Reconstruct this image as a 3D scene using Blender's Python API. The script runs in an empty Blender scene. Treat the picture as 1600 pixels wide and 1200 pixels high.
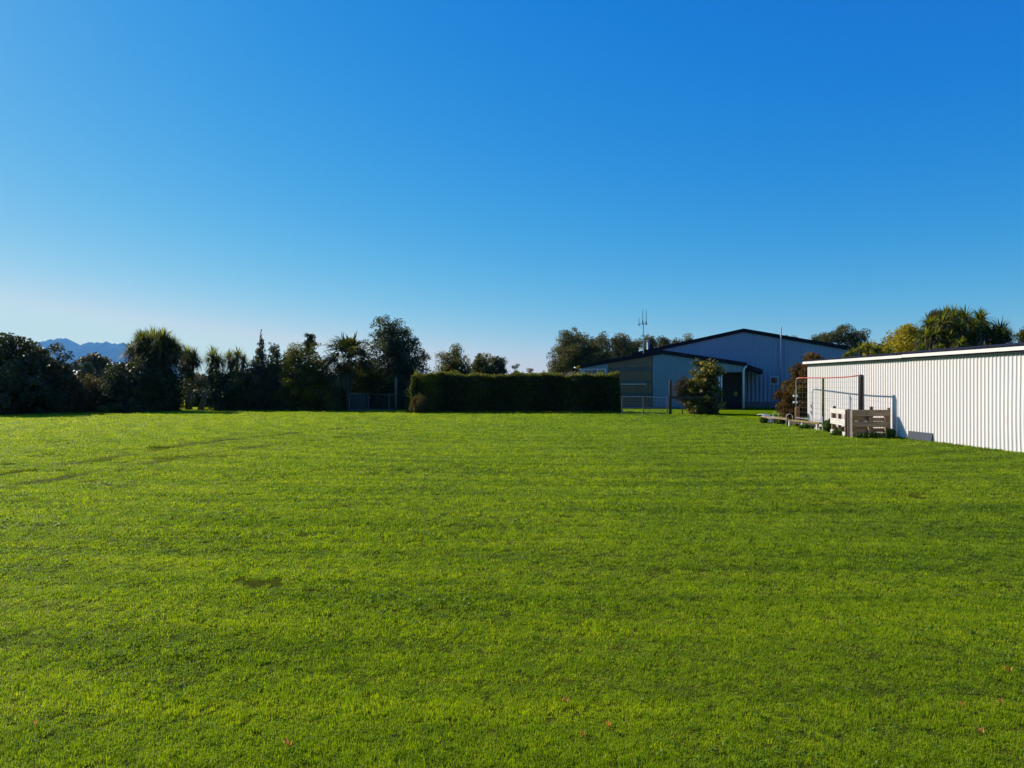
import bpy, math, random
import numpy as np
from mathutils import Vector

# ------------------------------------------------------------------ camera, sky, sun, exposure
F, CX, HY, CH = 1067.0, 800.0, 601.0, 1.6        # focal length in photo pixels, centre, horizon row, eye height
SUN_AZ, SUN_EL = math.radians(-57), math.radians(36)
sc = bpy.context.scene
sc.render.engine = 'CYCLES'
sc.render.resolution_x, sc.render.resolution_y = 1024, 768
cam_d = bpy.data.cameras.new('camera'); cam = bpy.data.objects.new('camera', cam_d)
sc.collection.objects.link(cam); sc.camera = cam
cam_d.sensor_width = 36.0; cam_d.lens = 36.0 * F / 1600.0
cam_d.clip_start = 0.05; cam_d.clip_end = 60000
cam.location = (0, 0, CH); cam.rotation_euler = (math.radians(90.05), 0, 0)

wd = bpy.data.worlds.new('World'); sc.world = wd; wd.use_nodes = True
nt = wd.node_tree; nt.nodes.clear()
sky = nt.nodes.new('ShaderNodeTexSky'); sky.sky_type = 'NISHITA'; sky.sun_disc = False
sky.sun_elevation = SUN_EL; sky.sun_rotation = SUN_AZ
sky.air_density = 1.0; sky.dust_density = 0.25; sky.ozone_density = 2.2; sky.altitude = 0
bg = nt.nodes.new('ShaderNodeBackground'); bg.inputs['Strength'].default_value = 0.10
wo = nt.nodes.new('ShaderNodeOutputWorld')
# the camera's rendering of that sky: one tone curve per colour channel, the same in every direction
sep = nt.nodes.new('ShaderNodeSeparateColor'); cmb = nt.nodes.new('ShaderNodeCombineColor'); nt.links.new(sky.outputs[0], sep.inputs[0])
for k, (gam, gain) in enumerate(((2.31, 0.0056), (0.96, 0.0825), (0.31, 0.421))):
    a = nt.nodes.new('ShaderNodeMath'); a.operation = 'MINIMUM'; a.inputs[1].default_value = (7.0, 9.5, 9.5)[k]; nt.links.new(sep.outputs[k], a.inputs[0])
    p = nt.nodes.new('ShaderNodeMath'); p.operation = 'POWER'; p.inputs[1].default_value = gam; nt.links.new(a.outputs[0], p.inputs[0])
    q = nt.nodes.new('ShaderNodeMath'); q.operation = 'MULTIPLY'; q.inputs[1].default_value = gain / 0.146; nt.links.new(p.outputs[0], q.inputs[0])
    e = nt.nodes.new('ShaderNodeMath'); e.operation = 'SUBTRACT'; e.use_clamp = False; e.inputs[1].default_value = (0.07, 0.0, 0.0)[k]; nt.links.new(q.outputs[0], e.inputs[0])
    m0 = nt.nodes.new('ShaderNodeMath'); m0.operation = 'MAXIMUM'; m0.inputs[1].default_value = 0.01; nt.links.new(e.outputs[0], m0.inputs[0]); nt.links.new(m0.outputs[0], cmb.inputs[k])
nt.links.new(cmb.outputs[0], bg.inputs['Color'])
nt.links.new(bg.outputs[0], wo.inputs['Surface'])

SV = Vector((math.sin(SUN_AZ) * math.cos(SUN_EL), math.cos(SUN_AZ) * math.cos(SUN_EL), math.sin(SUN_EL)))
sun_d = bpy.data.lights.new('sun', 'SUN'); sun_d.energy = 4.6; sun_d.angle = math.radians(0.5); sun_d.color = (1.0, 0.93, 0.82)
sun = bpy.data.objects.new('sun', sun_d); sc.collection.objects.link(sun)
sun.rotation_euler = SV.to_track_quat('Z', 'Y').to_euler(); sun.location = (-30, 30, 40)
vs = sc.view_settings
vs.view_transform = 'Standard'; vs.look = 'None'; vs.exposure = 0.55; vs.gamma = 1.0; vs.use_curve_mapping = False

# ------------------------------------------------------------------ helpers
rng = np.random.default_rng(11); random.seed(5)
COL = sc.collection
def gd(y): return F * CH / (y - HY)                          # distance of a ground pixel row
def px(x, d): return (x - CX) / F * d
def pz(y, d): return CH - (y - HY) / F * d
def at(x, y, d): return np.array([px(x, d), d, pz(y, d)])

def link(o, parent=None):
    COL.objects.link(o)
    if parent is not None:
        o.parent = parent
    return o
ORG = {}
def org(o): return ORG.get(o.name, np.zeros(3)) if o is not None else np.zeros(3)
def thing(name, label, cat, loc, group=None):
    o = bpy.data.objects.new(name, None); COL.objects.link(o)
    o.empty_display_size = 0.2
    o.location = tuple(float(v) for v in loc); ORG[o.name] = np.array(loc, float)
    return tag(o, label, cat, group)
def tag(o, label=None, cat=None, group=None, kind=None):
    if label: o['label'] = label
    if cat: o['category'] = cat
    if group: o['group'] = group
    if kind: o['kind'] = kind
    return o
def mesh_np(name, V, Q, mat, parent=None, origin=None, tint=None, smooth=False):
    """V (n,3) world coords, Q (m,k) faces of one size."""
    V = np.asarray(V, float); Q = np.asarray(Q, np.int32)
    o0 = org(parent) if parent is not None else (np.zeros(3) if origin is None else np.array(origin, float))
    me = bpy.data.meshes.new(name)
    k = Q.shape[1]
    me.vertices.add(len(V)); me.vertices.foreach_set('co', (V - o0).astype(np.float32).ravel())
    me.loops.add(Q.size); me.loops.foreach_set('vertex_index', Q.ravel())
    me.polygons.add(len(Q)); me.polygons.foreach_set('loop_start', np.arange(0, Q.size, k, dtype=np.int32))
    if smooth: me.polygons.foreach_set('use_smooth', np.ones(len(Q), bool))
    me.update(calc_edges=True)
    if tint is not None:
        a = me.attributes.new('tint', 'FLOAT', 'FACE'); a.data.foreach_set('value', np.asarray(tint, np.float32))
    me.materials.append(mat)
    o = bpy.data.objects.new(name, me); link(o, parent)
    if parent is None: o.location = tuple(o0)
    ORG[o.name] = o0
    return o

class MB:
    def __init__(s): s.v = []; s.f = []
    def add(s, V, Fc):
        n = len(s.v); s.v += [tuple(map(float, p)) for p in V]; s.f += [tuple(i + n for i in f) for f in Fc]; return s
    def box(s, c, size, ax=None, ay=None, az=None):
        c = np.array(c, float)
        ax = np.array(ax if ax is not None else (1, 0, 0), float); ay = np.array(ay if ay is not None else (0, 1, 0), float)
        az = np.array(az if az is not None else (0, 0, 1), float)
        h = np.array(size) / 2
        P = [c + ax * h[0] * i + ay * h[1] * j + az * h[2] * k for k in (-1, 1) for j in (-1, 1) for i in (-1, 1)]
        return s.add(P, [(0, 2, 3, 1), (4, 5, 7, 6), (0, 1, 5, 4), (2, 6, 7, 3), (0, 4, 6, 2), (1, 3, 7, 5)])
    def tube(s, pts, rad, n=6, cap=True):
        pts = [np.array(p, float) for p in pts]
        if np.isscalar(rad): rad = [rad] * len(pts)
        V = []; Fc = []; L = len(pts)
        t0 = pts[1] - pts[0]; ref = np.array((1, 0, 0)) if abs(t0[0]) < 0.8 * np.linalg.norm(t0) else np.array((0, 1, 0))
        for i, p in enumerate(pts):
            t = pts[min(i + 1, L - 1)] - pts[max(i - 1, 0)]; t = t / (np.linalg.norm(t) + 1e-9)
            u = np.cross(ref, t); u /= (np.linalg.norm(u) + 1e-9); w = np.cross(t, u)
            for k in range(n):
                a = 2 * math.pi * k / n; V.append(p + rad[i] * (math.cos(a) * u + math.sin(a) * w))
        for i in range(L - 1):
            for k in range(n):
                a, b = i * n + k, i * n + (k + 1) % n; Fc.append((a, b, b + n, a + n))
        if cap: Fc.append(tuple(range(n - 1, -1, -1))); Fc.append(tuple(range((L - 1) * n, L * n)))
        return s.add(V, Fc)
    def build(s, name, mat, parent=None, origin=None, smooth=False, bevel=0):
        o0 = org(parent) if parent is not None else (np.zeros(3) if origin is None else np.array(origin, float))
        me = bpy.data.meshes.new(name); me.from_pydata([tuple(np.array(p) - o0) for p in s.v], [], s.f); me.update()
        me.materials.append(mat)
        if smooth:
            for p in me.polygons: p.use_smooth = True
        o = bpy.data.objects.new(name, me); link(o, parent); ORG[o.name] = o0
        if parent is None: o.location = tuple(o0)
        if bevel:
            b = o.modifiers.new('bevel', 'BEVEL'); b.width = bevel; b.segments = 1; b.limit_method = 'ANGLE'
        return o

# ------------------------------------------------------------------ materials
def nodes_of(name):
    m = bpy.data.materials.new(name); m.use_nodes = True; t = m.node_tree; t.nodes.clear()
    out = t.nodes.new('ShaderNodeOutputMaterial'); return m, t, out
def N(t, typ, **kw):
    n = t.nodes.new(typ)
    for k, v in kw.items():
        if k in n.inputs: n.inputs[k].default_value = v
        else: setattr(n, k, v)
    return n
def ramp(t, fac, stops):
    r = t.nodes.new('ShaderNodeValToRGB'); e = r.color_ramp.elements
    while len(e) < len(stops): e.new(0.5)
    for el, (p, c) in zip(e, stops): el.position = p; el.color = (*c, 1) if len(c) == 3 else c
    t.links.new(fac, r.inputs[0]); return r.outputs[0]
def mixc(t, fac, a, b, blend='MIX'):
    m = t.nodes.new('ShaderNodeMix'); m.data_type = 'RGBA'; m.blend_type = blend
    for sock, v in ((m.inputs[0], fac), (m.inputs[6], a), (m.inputs[7], b)):
        if isinstance(v, (int, float)): sock.default_value = v
        elif isinstance(v, tuple): sock.default_value = (*v, 1) if len(v) == 3 else v
        else: t.links.new(v, sock)
    return m.outputs[2]
def plain(name, col, rough=0.6, var=0.15, scale=3.0, metal=0.0, bump=0.0, spec=0.5, stretch=None, dirt=None):
    m, t, out = nodes_of(name)
    tc = N(t, 'ShaderNodeNewGeometry'); mp = N(t, 'ShaderNodeMapping')
    if stretch: mp.inputs['Scale'].default_value = stretch
    t.links.new(tc.outputs['Position'], mp.inputs[0])
    nz = N(t, 'ShaderNodeTexNoise', Scale=scale, Detail=6.0, Roughness=0.65); t.links.new(mp.outputs[0], nz.inputs['Vector'])
    lo = tuple(c * (1 - var) for c in col); hi = tuple(min(1, c * (1 + var)) for c in col)
    c = ramp(t, nz.outputs['Fac'], [(0.3, lo), (0.7, hi)])
    if dirt:
        n2 = N(t, 'ShaderNodeTexNoise', Scale=dirt[1], Detail=8.0, Roughness=0.7); t.links.new(mp.outputs[0], n2.inputs['Vector'])
        f = ramp(t, n2.outputs['Fac'], [(dirt[2], (0, 0, 0)), (dirt[2] + 0.16, (1, 1, 1))])
        c = mixc(t, f, c, dirt[0])
    b = N(t, 'ShaderNodeBsdfPrincipled', Roughness=rough, Metallic=metal); b.inputs['Specular IOR Level'].default_value = spec
    t.links.new(c, b.inputs['Base Color'])
    if bump:
        bp = N(t, 'ShaderNodeBump', Strength=bump, Distance=0.01); t.links.new(nz.outputs['Fac'], bp.inputs['Height']); t.links.new(bp.outputs[0], b.inputs['Normal'])
    t.links.new(b.outputs[0], out.inputs[0]); return m
def foliage(name, cols, trans=0.3, rough=0.5, spec=0.22, tcol=None):
    """cols: (dark, mid, light) leaf colours, chosen leaf by leaf through the tint attribute."""
    m, t, out = nodes_of(name)
    at_ = N(t, 'ShaderNodeAttribute', attribute_name='tint')
    c = ramp(t, at_.outputs['Fac'], [(0.0, cols[0]), (0.5, cols[1]), (1.0, cols[2])])
    b = N(t, 'ShaderNodeBsdfPrincipled', Roughness=rough); b.inputs['Specular IOR Level'].default_value = spec
    t.links.new(c, b.inputs['Base Color'])
    tr = N(t, 'ShaderNodeBsdfTranslucent')
    t.links.new(mixc(t, 1.0, c, tcol or (1.5, 1.45, 0.5), 'MULTIPLY'), tr.inputs['Color'])
    mx = N(t, 'ShaderNodeMixShader'); mx.inputs[0].default_value = trans
    t.links.new(b.outputs[0], mx.inputs[1]); t.links.new(tr.outputs[0], mx.inputs[2]); t.links.new(mx.outputs[0], out.inputs[0])
    return m

M = {}
M['bark'] = plain('bark', (0.06, 0.05, 0.04), 0.9, 0.5, 9, bump=0.6, stretch=(1, 1, 0.3))
M['bark_pale'] = plain('bark_pale', (0.16, 0.135, 0.11), 0.9, 0.4, 8, bump=0.6, stretch=(1, 1, 0.3))
M['twig'] = plain('twig', (0.035, 0.03, 0.02), 0.9, 0.3, 8)
M['leaf_dark'] = foliage('leaf_dark', ((0.018, 0.030, 0.012), (0.038, 0.060, 0.019), (0.083, 0.098, 0.030)), 0.22)
M['leaf_brown'] = foliage('leaf_brown', ((0.038, 0.041, 0.016), (0.088, 0.074, 0.027), (0.216, 0.142, 0.047)), 0.33)
M['leaf_olive'] = foliage('leaf_olive', ((0.027, 0.041, 0.011), (0.081, 0.092, 0.018), (0.230, 0.203, 0.024)), 0.36)
M['leaf_grey'] = foliage('leaf_grey', ((0.021, 0.033, 0.015), (0.045, 0.063, 0.027), (0.135, 0.135, 0.075)), 0.25, rough=0.5, spec=0.25)
M['leaf_blue'] = foliage('leaf_blue', ((0.024, 0.038, 0.021), (0.051, 0.072, 0.036), (0.105, 0.120, 0.054)), 0.24)
M['leaf_gum'] = foliage('leaf_gum', ((0.026, 0.039, 0.016), (0.078, 0.081, 0.026), (0.195, 0.169, 0.052)), 0.3)
M['leaf_hedge'] = foliage('leaf_hedge', ((0.016, 0.030, 0.008), (0.047, 0.068, 0.014), (0.230, 0.223, 0.022)), 0.38)
M['leaf_cord'] = foliage('leaf_cord', ((0.02, 0.03, 0.01), (0.13, 0.155, 0.022), (0.33, 0.31, 0.05)), 0.48, rough=0.55, spec=0.2)
M['leaf_skirt'] = foliage('leaf_skirt', ((0.035, 0.027, 0.015), (0.06, 0.047, 0.026), (0.10, 0.08, 0.04)), 0.15, rough=0.7)
M['leaf_palm'] = foliage('leaf_palm', ((0.027, 0.039, 0.015), (0.068, 0.083, 0.024), (0.210, 0.195, 0.053)), 0.25, rough=0.55, spec=0.2)
M['leaf_rust'] = foliage('leaf_rust', ((0.08, 0.03, 0.01), (0.14, 0.06, 0.015), (0.2, 0.11, 0.03)), 0.2, rough=0.7)
M['leaf_gold'] = foliage('leaf_gold', ((0.16, 0.13, 0.012), (0.40, 0.34, 0.02), (0.62, 0.50, 0.03)), 0.4, tcol=(1.2, 1.1, 0.5))
M['leaf_vari'] = foliage('leaf_vari', ((0.02, 0.026, 0.008), (0.12, 0.125, 0.02), (0.48, 0.36, 0.09)), 0.42, rough=0.45, spec=0.3)
M['leaf_conifer'] = foliage('leaf_conifer', ((0.045, 0.024, 0.01), (0.085, 0.045, 0.014), (0.12, 0.10, 0.02)), 0.2, rough=0.7)
M['leaf_weed'] = foliage('leaf_weed', ((0.03, 0.06, 0.01), (0.07, 0.12, 0.02), (0.14, 0.2, 0.03)), 0.35)
M['leaf_fallen'] = foliage('leaf_fallen', ((0.55, 0.3, 0.08), (0.55, 0.3, 0.08), (0.55, 0.3, 0.08)), 0.45, rough=0.7, spec=0.1, tcol=(1.2, 1.0, .6))
M['white_metal'] = plain('white_metal', (0.69, 0.65, 0.63), 0.5, 0.025, 0.8, dirt=((0.52, 0.48, 0.43), 1.6, 0.62), stretch=(1, 1, 0.25))
M['white_trim'] = plain('white_trim', (0.72, 0.69, 0.655), 0.45, 0.06, 2)
M['soffit'] = plain('soffit', (0.20, 0.22, 0.19), 0.8, 0.1, 2)
M['roof_dark'] = plain('roof_dark', (0.035, 0.037, 0.05), 0.65, 0.25, 1.2, spec=0.3)
M['fascia'] = plain('fascia', (0.007, 0.009, 0.016), 0.7, 0.15, 1.5, spec=0.2)
M['barn_blue'] = plain('barn_blue', (0.21, 0.275, 0.38), 0.5, 0.05, 0.5)  # pale metal, with the blue of skylit shade put into the colour
M['barn_pale'] = plain('barn_pale', (0.135, 0.235, 0.30), 0.5, 0.05, 0.6)  # same pale metal, blue shade painted in
M['barn_taupe'] = plain('barn_taupe', (0.15, 0.105, 0.06), 0.5, 0.14, 0.9)
M['girt'] = plain('girt', (0.07, 0.08, 0.075), 0.7, 0.15, 1.5)
M['concrete'] = plain('concrete', (0.14, 0.14, 0.145), 0.9, 0.2, 3)
M['dark_door'] = plain('dark_door', (0.02, 0.016, 0.014), 0.6, 0.3, 2)
M['yellow'] = plain('yellow', (0.6, 0.36, 0.04), 0.6, 0.1, 4)
M['timber_grey'] = plain('timber_grey', (0.31, 0.215, 0.12), 0.85, 0.45, 5, bump=0.4, stretch=(0.5, 0.5, 5), dirt=((0.10, 0.085, 0.065), 3.0, 0.55))
M['timber_red'] = plain('timber_red', (0.25, 0.15, 0.09), 0.85, 0.4, 5, bump=0.4, stretch=(0.5, 0.5, 5))
M['timber_pale'] = plain('timber_pale', (0.56, 0.52, 0.48), 0.8, 0.3, 5, bump=0.3, stretch=(0.5, 0.5, 5))
M['timber_dark'] = plain('timber_dark', (0.045, 0.036, 0.028), 0.9, 0.35, 6, bump=0.4, stretch=(3, 3, 0.4))
M['timber_moss'] = plain('timber_moss', (0.17, 0.17, 0.075), 0.9, 0.4, 6, bump=0.4, stretch=(2, 2, 0.5))
M['moss'] = plain('moss', (0.19, 0.15, 0.045), 0.95, 0.5, 9, bump=0.5)
M['rail_grey'] = plain('rail_grey', (0.14, 0.12, 0.10), 0.8, 0.2, 4)
M['steel'] = plain('steel', (0.45, 0.46, 0.47), 0.45, 0.1, 4, metal=0.6)
M['red_pipe'] = plain('red_pipe', (0.42, 0.07, 0.04), 0.5, 0.25, 5)
M['white_plastic'] = plain('white_plastic', (0.82, 0.82, 0.84), 0.5, 0.04, 3)
M['rust'] = plain('rust', (0.16, 0.07, 0.03), 0.85, 0.4, 9, bump=0.4)
M['blue_board'] = plain('blue_board', (0.022, 0.035, 0.06), 0.6, 0.12, 4)  # cast shadow given as a surface colour
M['wire_dark'] = plain('wire_dark', (0.05, 0.05, 0.05), 0.7, 0.1, 4)
M['net_green'] = plain('net_green', (0.012, 0.032, 0.028), 0.8, 0.2, 5)
M['tile_roof'] = plain('tile_roof', (0.11, 0.08, 0.085), 0.8, 0.25, 3)
M['glass'] = plain('glass', (0.03, 0.04, 0.05), 0.08, 0.1, 2, spec=0.9)
M['soil'] = plain('soil', (0.05, 0.04, 0.03), 0.95, 0.3, 6)
M['cream_wall'] = plain('cream_wall', (0.45, 0.40, 0.33), 0.8, 0.1, 2)

# ---- lawn colour, shared by the sheet and the blades (position based)
def lawn_colour(t, dark, mid, light, rnd=None):
    g = N(t, 'ShaderNodeNewGeometry')
    def noise(scale, detail=4.0, stretch=None):
        n = N(t, 'ShaderNodeTexNoise', Scale=scale, Detail=detail, Roughness=0.6)
        if stretch:
            mp = N(t, 'ShaderNodeMapping'); mp.inputs['Scale'].default_value = stretch
            t.links.new(g.outputs['Position'], mp.inputs[0]); t.links.new(mp.outputs[0], n.inputs['Vector'])
        else: t.links.new(g.outputs['Position'], n.inputs['Vector'])
        return n.outputs['Fac']
    def madd(a, k, b):
        m = N(t, 'ShaderNodeMath', operation='MULTIPLY_ADD'); t.links.new(a, m.inputs[0]); m.inputs[1].default_value = k
        if isinstance(b, float): m.inputs[2].default_value = b
        else: t.links.new(b, m.inputs[2])
        return m.outputs[0]
    # mower passes: broad curved bands
    w = N(t, 'ShaderNodeTexWave', wave_type='RINGS', rings_direction='SPHERICAL'); w.inputs['Scale'].default_value = 0.26
    w.inputs['Distortion'].default_value = 1.6; w.inputs['Detail'].default_value = 3.0; w.inputs['Detail Scale'].default_value = 0.35
    mp = N(t, 'ShaderNodeMapping'); mp.inputs['Location'].default_value = (-3.0, -34.0, 0); t.links.new(g.outputs['Position'], mp.inputs[0]); t.links.new(mp.outputs[0], w.inputs['Vector'])
    sx = N(t, 'ShaderNodeSeparateXYZ'); t.links.new(g.outputs['Position'], sx.inputs[0])
    v = madd(noise(0.22, 3.0), 0.50, -0.14)
    v = madd(sx.outputs[0], -0.012, v)                        # colour shifts to darker green towards the shed side
    v = madd(w.outputs['Fac'], 0.13, v)
    v = madd(noise(1.0, 4.0, (0.11, 4.6, 1)), 0.66, v)        # streaks left by the mower
    v = madd(noise(1.3, 5.0, (0.6, 1.4, 1)), 0.32, v)
    v = madd(noise(7.0, 3.0), 0.45, v)
    if rnd is not None: v = madd(rnd, 0.40, v)
    else: v = madd(noise(45.0, 2.0), 0.40, v)
    v = madd(v, 1.0, -0.62)
    return ramp(t, v, [(0.08, dark), (0.45, mid), (0.9, light)])
LG = ((0.055, 0.125, 0.004), (0.222, 0.325, 0.004), (0.43, 0.48, 0.012))
def lawn_sheet():
    m, t, out = nodes_of('lawn_sheet')
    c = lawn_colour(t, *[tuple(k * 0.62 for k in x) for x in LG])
    a = N(t, 'ShaderNodeAttribute', attribute_name='bare')  # bare soil, plus painted shade between the near blades
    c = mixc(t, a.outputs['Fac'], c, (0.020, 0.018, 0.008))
    b = N(t, 'ShaderNodeBsdfPrincipled', Roughness=1.0); b.inputs['Specular IOR Level'].default_value = 0.0
    t.links.new(c, b.inputs['Base Color'])
    g = N(t, 'ShaderNodeNewGeometry'); n = N(t, 'ShaderNodeTexNoise', Scale=30.0, Detail=4.0); t.links.new(g.outputs['Position'], n.inputs['Vector'])
    bp = N(t, 'ShaderNodeBump', Strength=0.5, Distance=0.03); t.links.new(n.outputs['Fac'], bp.inputs['Height']); t.links.new(bp.outputs[0], b.inputs['Normal'])
    t.links.new(b.outputs[0], out.inputs[0]); return m
def blade_mat():
    m, t, out = nodes_of('grass_blade')
    oi = N(t, 'ShaderNodeObjectInfo')
    c = lawn_colour(t, *LG, rnd=oi.outputs['Random'])
    at_ = N(t, 'ShaderNodeAttribute', attribute_name='tint')
    c = mixc(t, at_.outputs['Fac'], c, (0.20, 0.16, 0.045))
    mu = N(t, 'ShaderNodeAttribute', attribute_name='mud', attribute_type='INSTANCER')      # muddied, flattened grass in ruts and scrapes
    c = mixc(t, mu.outputs['Fac'], c, (0.022, 0.024, 0.008))
    b = N(t, 'ShaderNodeBsdfPrincipled', Roughness=0.5); b.inputs['Specular IOR Level'].default_value = 0.16
    t.links.new(c, b.inputs['Base Color'])
    tr = N(t, 'ShaderNodeBsdfTranslucent'); t.links.new(mixc(t, 1.0, c, (1.55, 1.6, 0.5), 'MULTIPLY'), tr.inputs['Color'])
    mx = N(t, 'ShaderNodeMixShader'); mx.inputs[0].default_value = 0.45
    t.links.new(b.outputs[0], mx.inputs[1]); t.links.new(tr.outputs[0], mx.inputs[2]); t.links.new(mx.outputs[0], out.inputs[0]); return m
M['lawn'] = lawn_sheet(); M['blade'] = blade_mat()
M['hill'] = plain('hill', (0.016, 0.030, 0.018), 1.0, 0.6, 0.003, bump=0.0, spec=0.0)

# ------------------------------------------------------------------ ground
BARE = []                                                    # bare, muddy spots: x, y, rx, ry
for (x, y, wx, k) in ((400, 911, 42, 1), (90, 891, 12, 1), (240, 893, 10, .8), (10, 1000, 12, .8), (85, 1124, 9, .7),
                      (70, 737, 50, .8), (105, 746, 14, .9), (130, 753, 12, .9), (255, 700, 45, .8), (300, 713, 60, .6),
                      (165, 707, 18, .8), (80, 711, 16, .9), (12, 726, 18, .8), (190, 718, 26, .7), (345, 693, 50, .5), (75, 699, 8, .9),
                      *[(10 + 26 * i + random.uniform(-9, 9), 731 - 3.6 * i + random.uniform(-2, 2), random.uniform(5, 16), random.uniform(.4, .9)) for i in range(16)], *[(140 + 24 * i + random.uniform(-9, 9), 728 - 4.0 * i + random.uniform(-2, 2), random.uniform(5, 14), random.uniform(.35, .8)) for i in range(13)],
                      (1340, 750, 14, .9), (1410, 757, 18, .8), (1430, 776, 26, .6), (1290, 786, 40, .35), (560, 720, 14, .8), (640, 672, 16, .6), (470, 719, 8, .9),
                      (655, 793, 5, .8), (345, 769, 6, .9), (520, 795, 30, .5), (605, 673, 14, .7)):
    d = gd(y); W = wx / F * d; g = .34 if wx > 20 else .5
    for _ in range(7 if wx > 20 else 3):
        BARE.append((px(x, d) + rng.uniform(-.95, .95) * W, d + rng.normal(0, .12 * W + .008 * d), W * g * rng.uniform(.4, 1.1), (W * .22 + .05 + d * .006) * rng.uniform(.5, 1.1), min(1.0, k * rng.uniform(.7, 1.2))))
def bare_at(X, Y):
    r = np.zeros_like(X)
    for bx, by, rx, ry, k in BARE:
        q = ((X - bx) / rx) ** 2 + ((Y - by) / ry) ** 2 + .55 * np.sin(X * 23 / (1 + by * .06) + by) * np.sin(Y * 19 / (1 + by * .06) + bx)
        r = np.maximum(r, k * np.clip(1.5 - q, 0, 1) * .9)
    return r
WAVES = [(rng.uniform(0.15, 0.9), rng.uniform(0.5, 2.4), rng.uniform(0, 6.28), rng.uniform(-1, 1)) for _ in range(14)]
def gz(X, Y):
    X = np.asarray(X, float); Y = np.asarray(Y, float); z = np.zeros_like(X + Y)
    for kx, ky, ph, sx in WAVES: z = z + 0.0045 / (0.4 + 0.5 * ky) * np.sin(kx * np.sign(sx) * X + ky * Y + ph)
    return z * np.clip((32 - Y) / 16, 0, 1) * np.clip((9.6 - X) / 2.5, 0, 1) * np.clip((22 + X) / 8, 0, 1) - 0.004
def axis(a, b, step, far):
    core = np.arange(a, b + 1e-6, step); k = np.geomspace(step * 2, far, 26)
    return np.concatenate([a - k[::-1], core, b + k])
gx = axis(-22, 22, 0.22, 13500); gy = axis(-2, 44, 0.22, 13500)
GX, GY = np.meshgrid(gx, gy); nxg, nyg = len(gx), len(gy)
GV = np.stack([GX.ravel(), GY.ravel(), gz(GX.ravel(), GY.ravel())], 1)
I, J = np.meshgrid(np.arange(nxg - 1), np.arange(nyg - 1)); A = (J * nxg + I).ravel()
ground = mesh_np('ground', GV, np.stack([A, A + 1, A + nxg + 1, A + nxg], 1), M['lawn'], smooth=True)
ab = ground.data.attributes.new('bare', 'FLOAT', 'POINT'); ab.data.foreach_set('value', np.maximum(bare_at(GX.ravel(), GY.ravel()), .8 * np.clip((26 - GY.ravel()) / 16, 0, 1)).astype(np.float32))  # also darkens the near sheet: shade between blades put into the colour
tag(ground, 'wide mown green lawn running on to distant paddocks', 'lawn', kind='structure')

# ---- grass blades: tufts instanced over the lawn
tufts = bpy.data.collections.new('grass_tufts')
def tuft(i, nb, rad, h, curl, dry=0.05):
    V = []; Q = []; T = []
    for _ in range(nb):
        a = rng.uniform(0, 6.283); r = rad * math.sqrt(rng.random()); b = np.array([r * math.cos(a), r * math.sin(a), -0.005])
        th = rng.uniform(0, 6.283); ln = h * rng.uniform(0.55, 1.2); lean = rng.uniform(0.1, curl); w = rng.uniform(0.0018, 0.0036)
        dr = np.array([math.cos(th), math.sin(th), 0]); sd = np.array([-dr[1], dr[0], 0]) * w
        m_ = b + dr * ln * 0.35 * lean + np.array([0, 0, ln * 0.62]); tp = b + dr * ln * lean + np.array([0, 0, ln * (1.0 - 0.45 * lean)])
        n = len(V); V += [b - sd, b + sd, m_ + sd * .8, m_ - sd * .8, tp + sd * .15, tp - sd * .15]
        Q += [(n, n + 1, n + 2, n + 3), (n + 3, n + 2, n + 4, n + 5)]; tv = rng.uniform(.4, .9) if rng.random() < dry else rng.uniform(0, .08); T += [tv, tv]
    me = bpy.data.meshes.new('grass_tuft'); me.from_pydata([tuple(v) for v in V], [], Q)
    a_ = me.attributes.new('tint', 'FLOAT', 'FACE'); a_.data.foreach_set('value', np.array(T, np.float32)); me.materials.append(M['blade'])
    o = bpy.data.objects.new('grass_tuft', me); tufts.objects.link(o)
for i in range(8): tuft(i, 22, 0.05, 0.027, 0.95 if i < 5 else 1.35, 0.04 + 0.03 * (i % 3))

M['clover'] = foliage('clover', ((0.07, 0.14, 0.01), (0.12, 0.20, 0.015), (0.20, 0.27, 0.03)), 0.45, rough=0.5, spec=0.14)
def clover(nb, rad, h, sz):
    a = rng.uniform(0, 6.283, nb); r = rad * np.sqrt(rng.random(nb)); V = []; Q = []
    for i in range(nb):
        c = np.array([r[i] * math.cos(a[i]), r[i] * math.sin(a[i]), h * rng.uniform(.5, 1.1)]); nrm = np.array([*rng.normal(0, .45, 2), 1.]); nrm /= np.linalg.norm(nrm)
        u = np.cross(nrm, [math.cos(a[i]), math.sin(a[i]), .1]); u /= np.linalg.norm(u); w = np.cross(nrm, u); z = sz * rng.uniform(.6, 1.3)
        n = len(V); V += [c - u * z, c + w * z * .7, c + u * z, c - w * z * .7]; Q.append((n, n + 1, n + 2, n + 3))
    me = bpy.data.meshes.new('clover_tuft'); me.from_pydata([tuple(v) for v in V], [], Q); a_ = me.attributes.new('tint', 'FLOAT', 'FACE'); a_.data.foreach_set('value', rng.random(nb).astype(np.float32)); me.materials.append(M['clover'])
    tufts.objects.link(bpy.data.objects.new('tuft_of_clover', me))
clover(26, .05, .026, .007); clover(16, .045, .03, .012)

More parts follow.
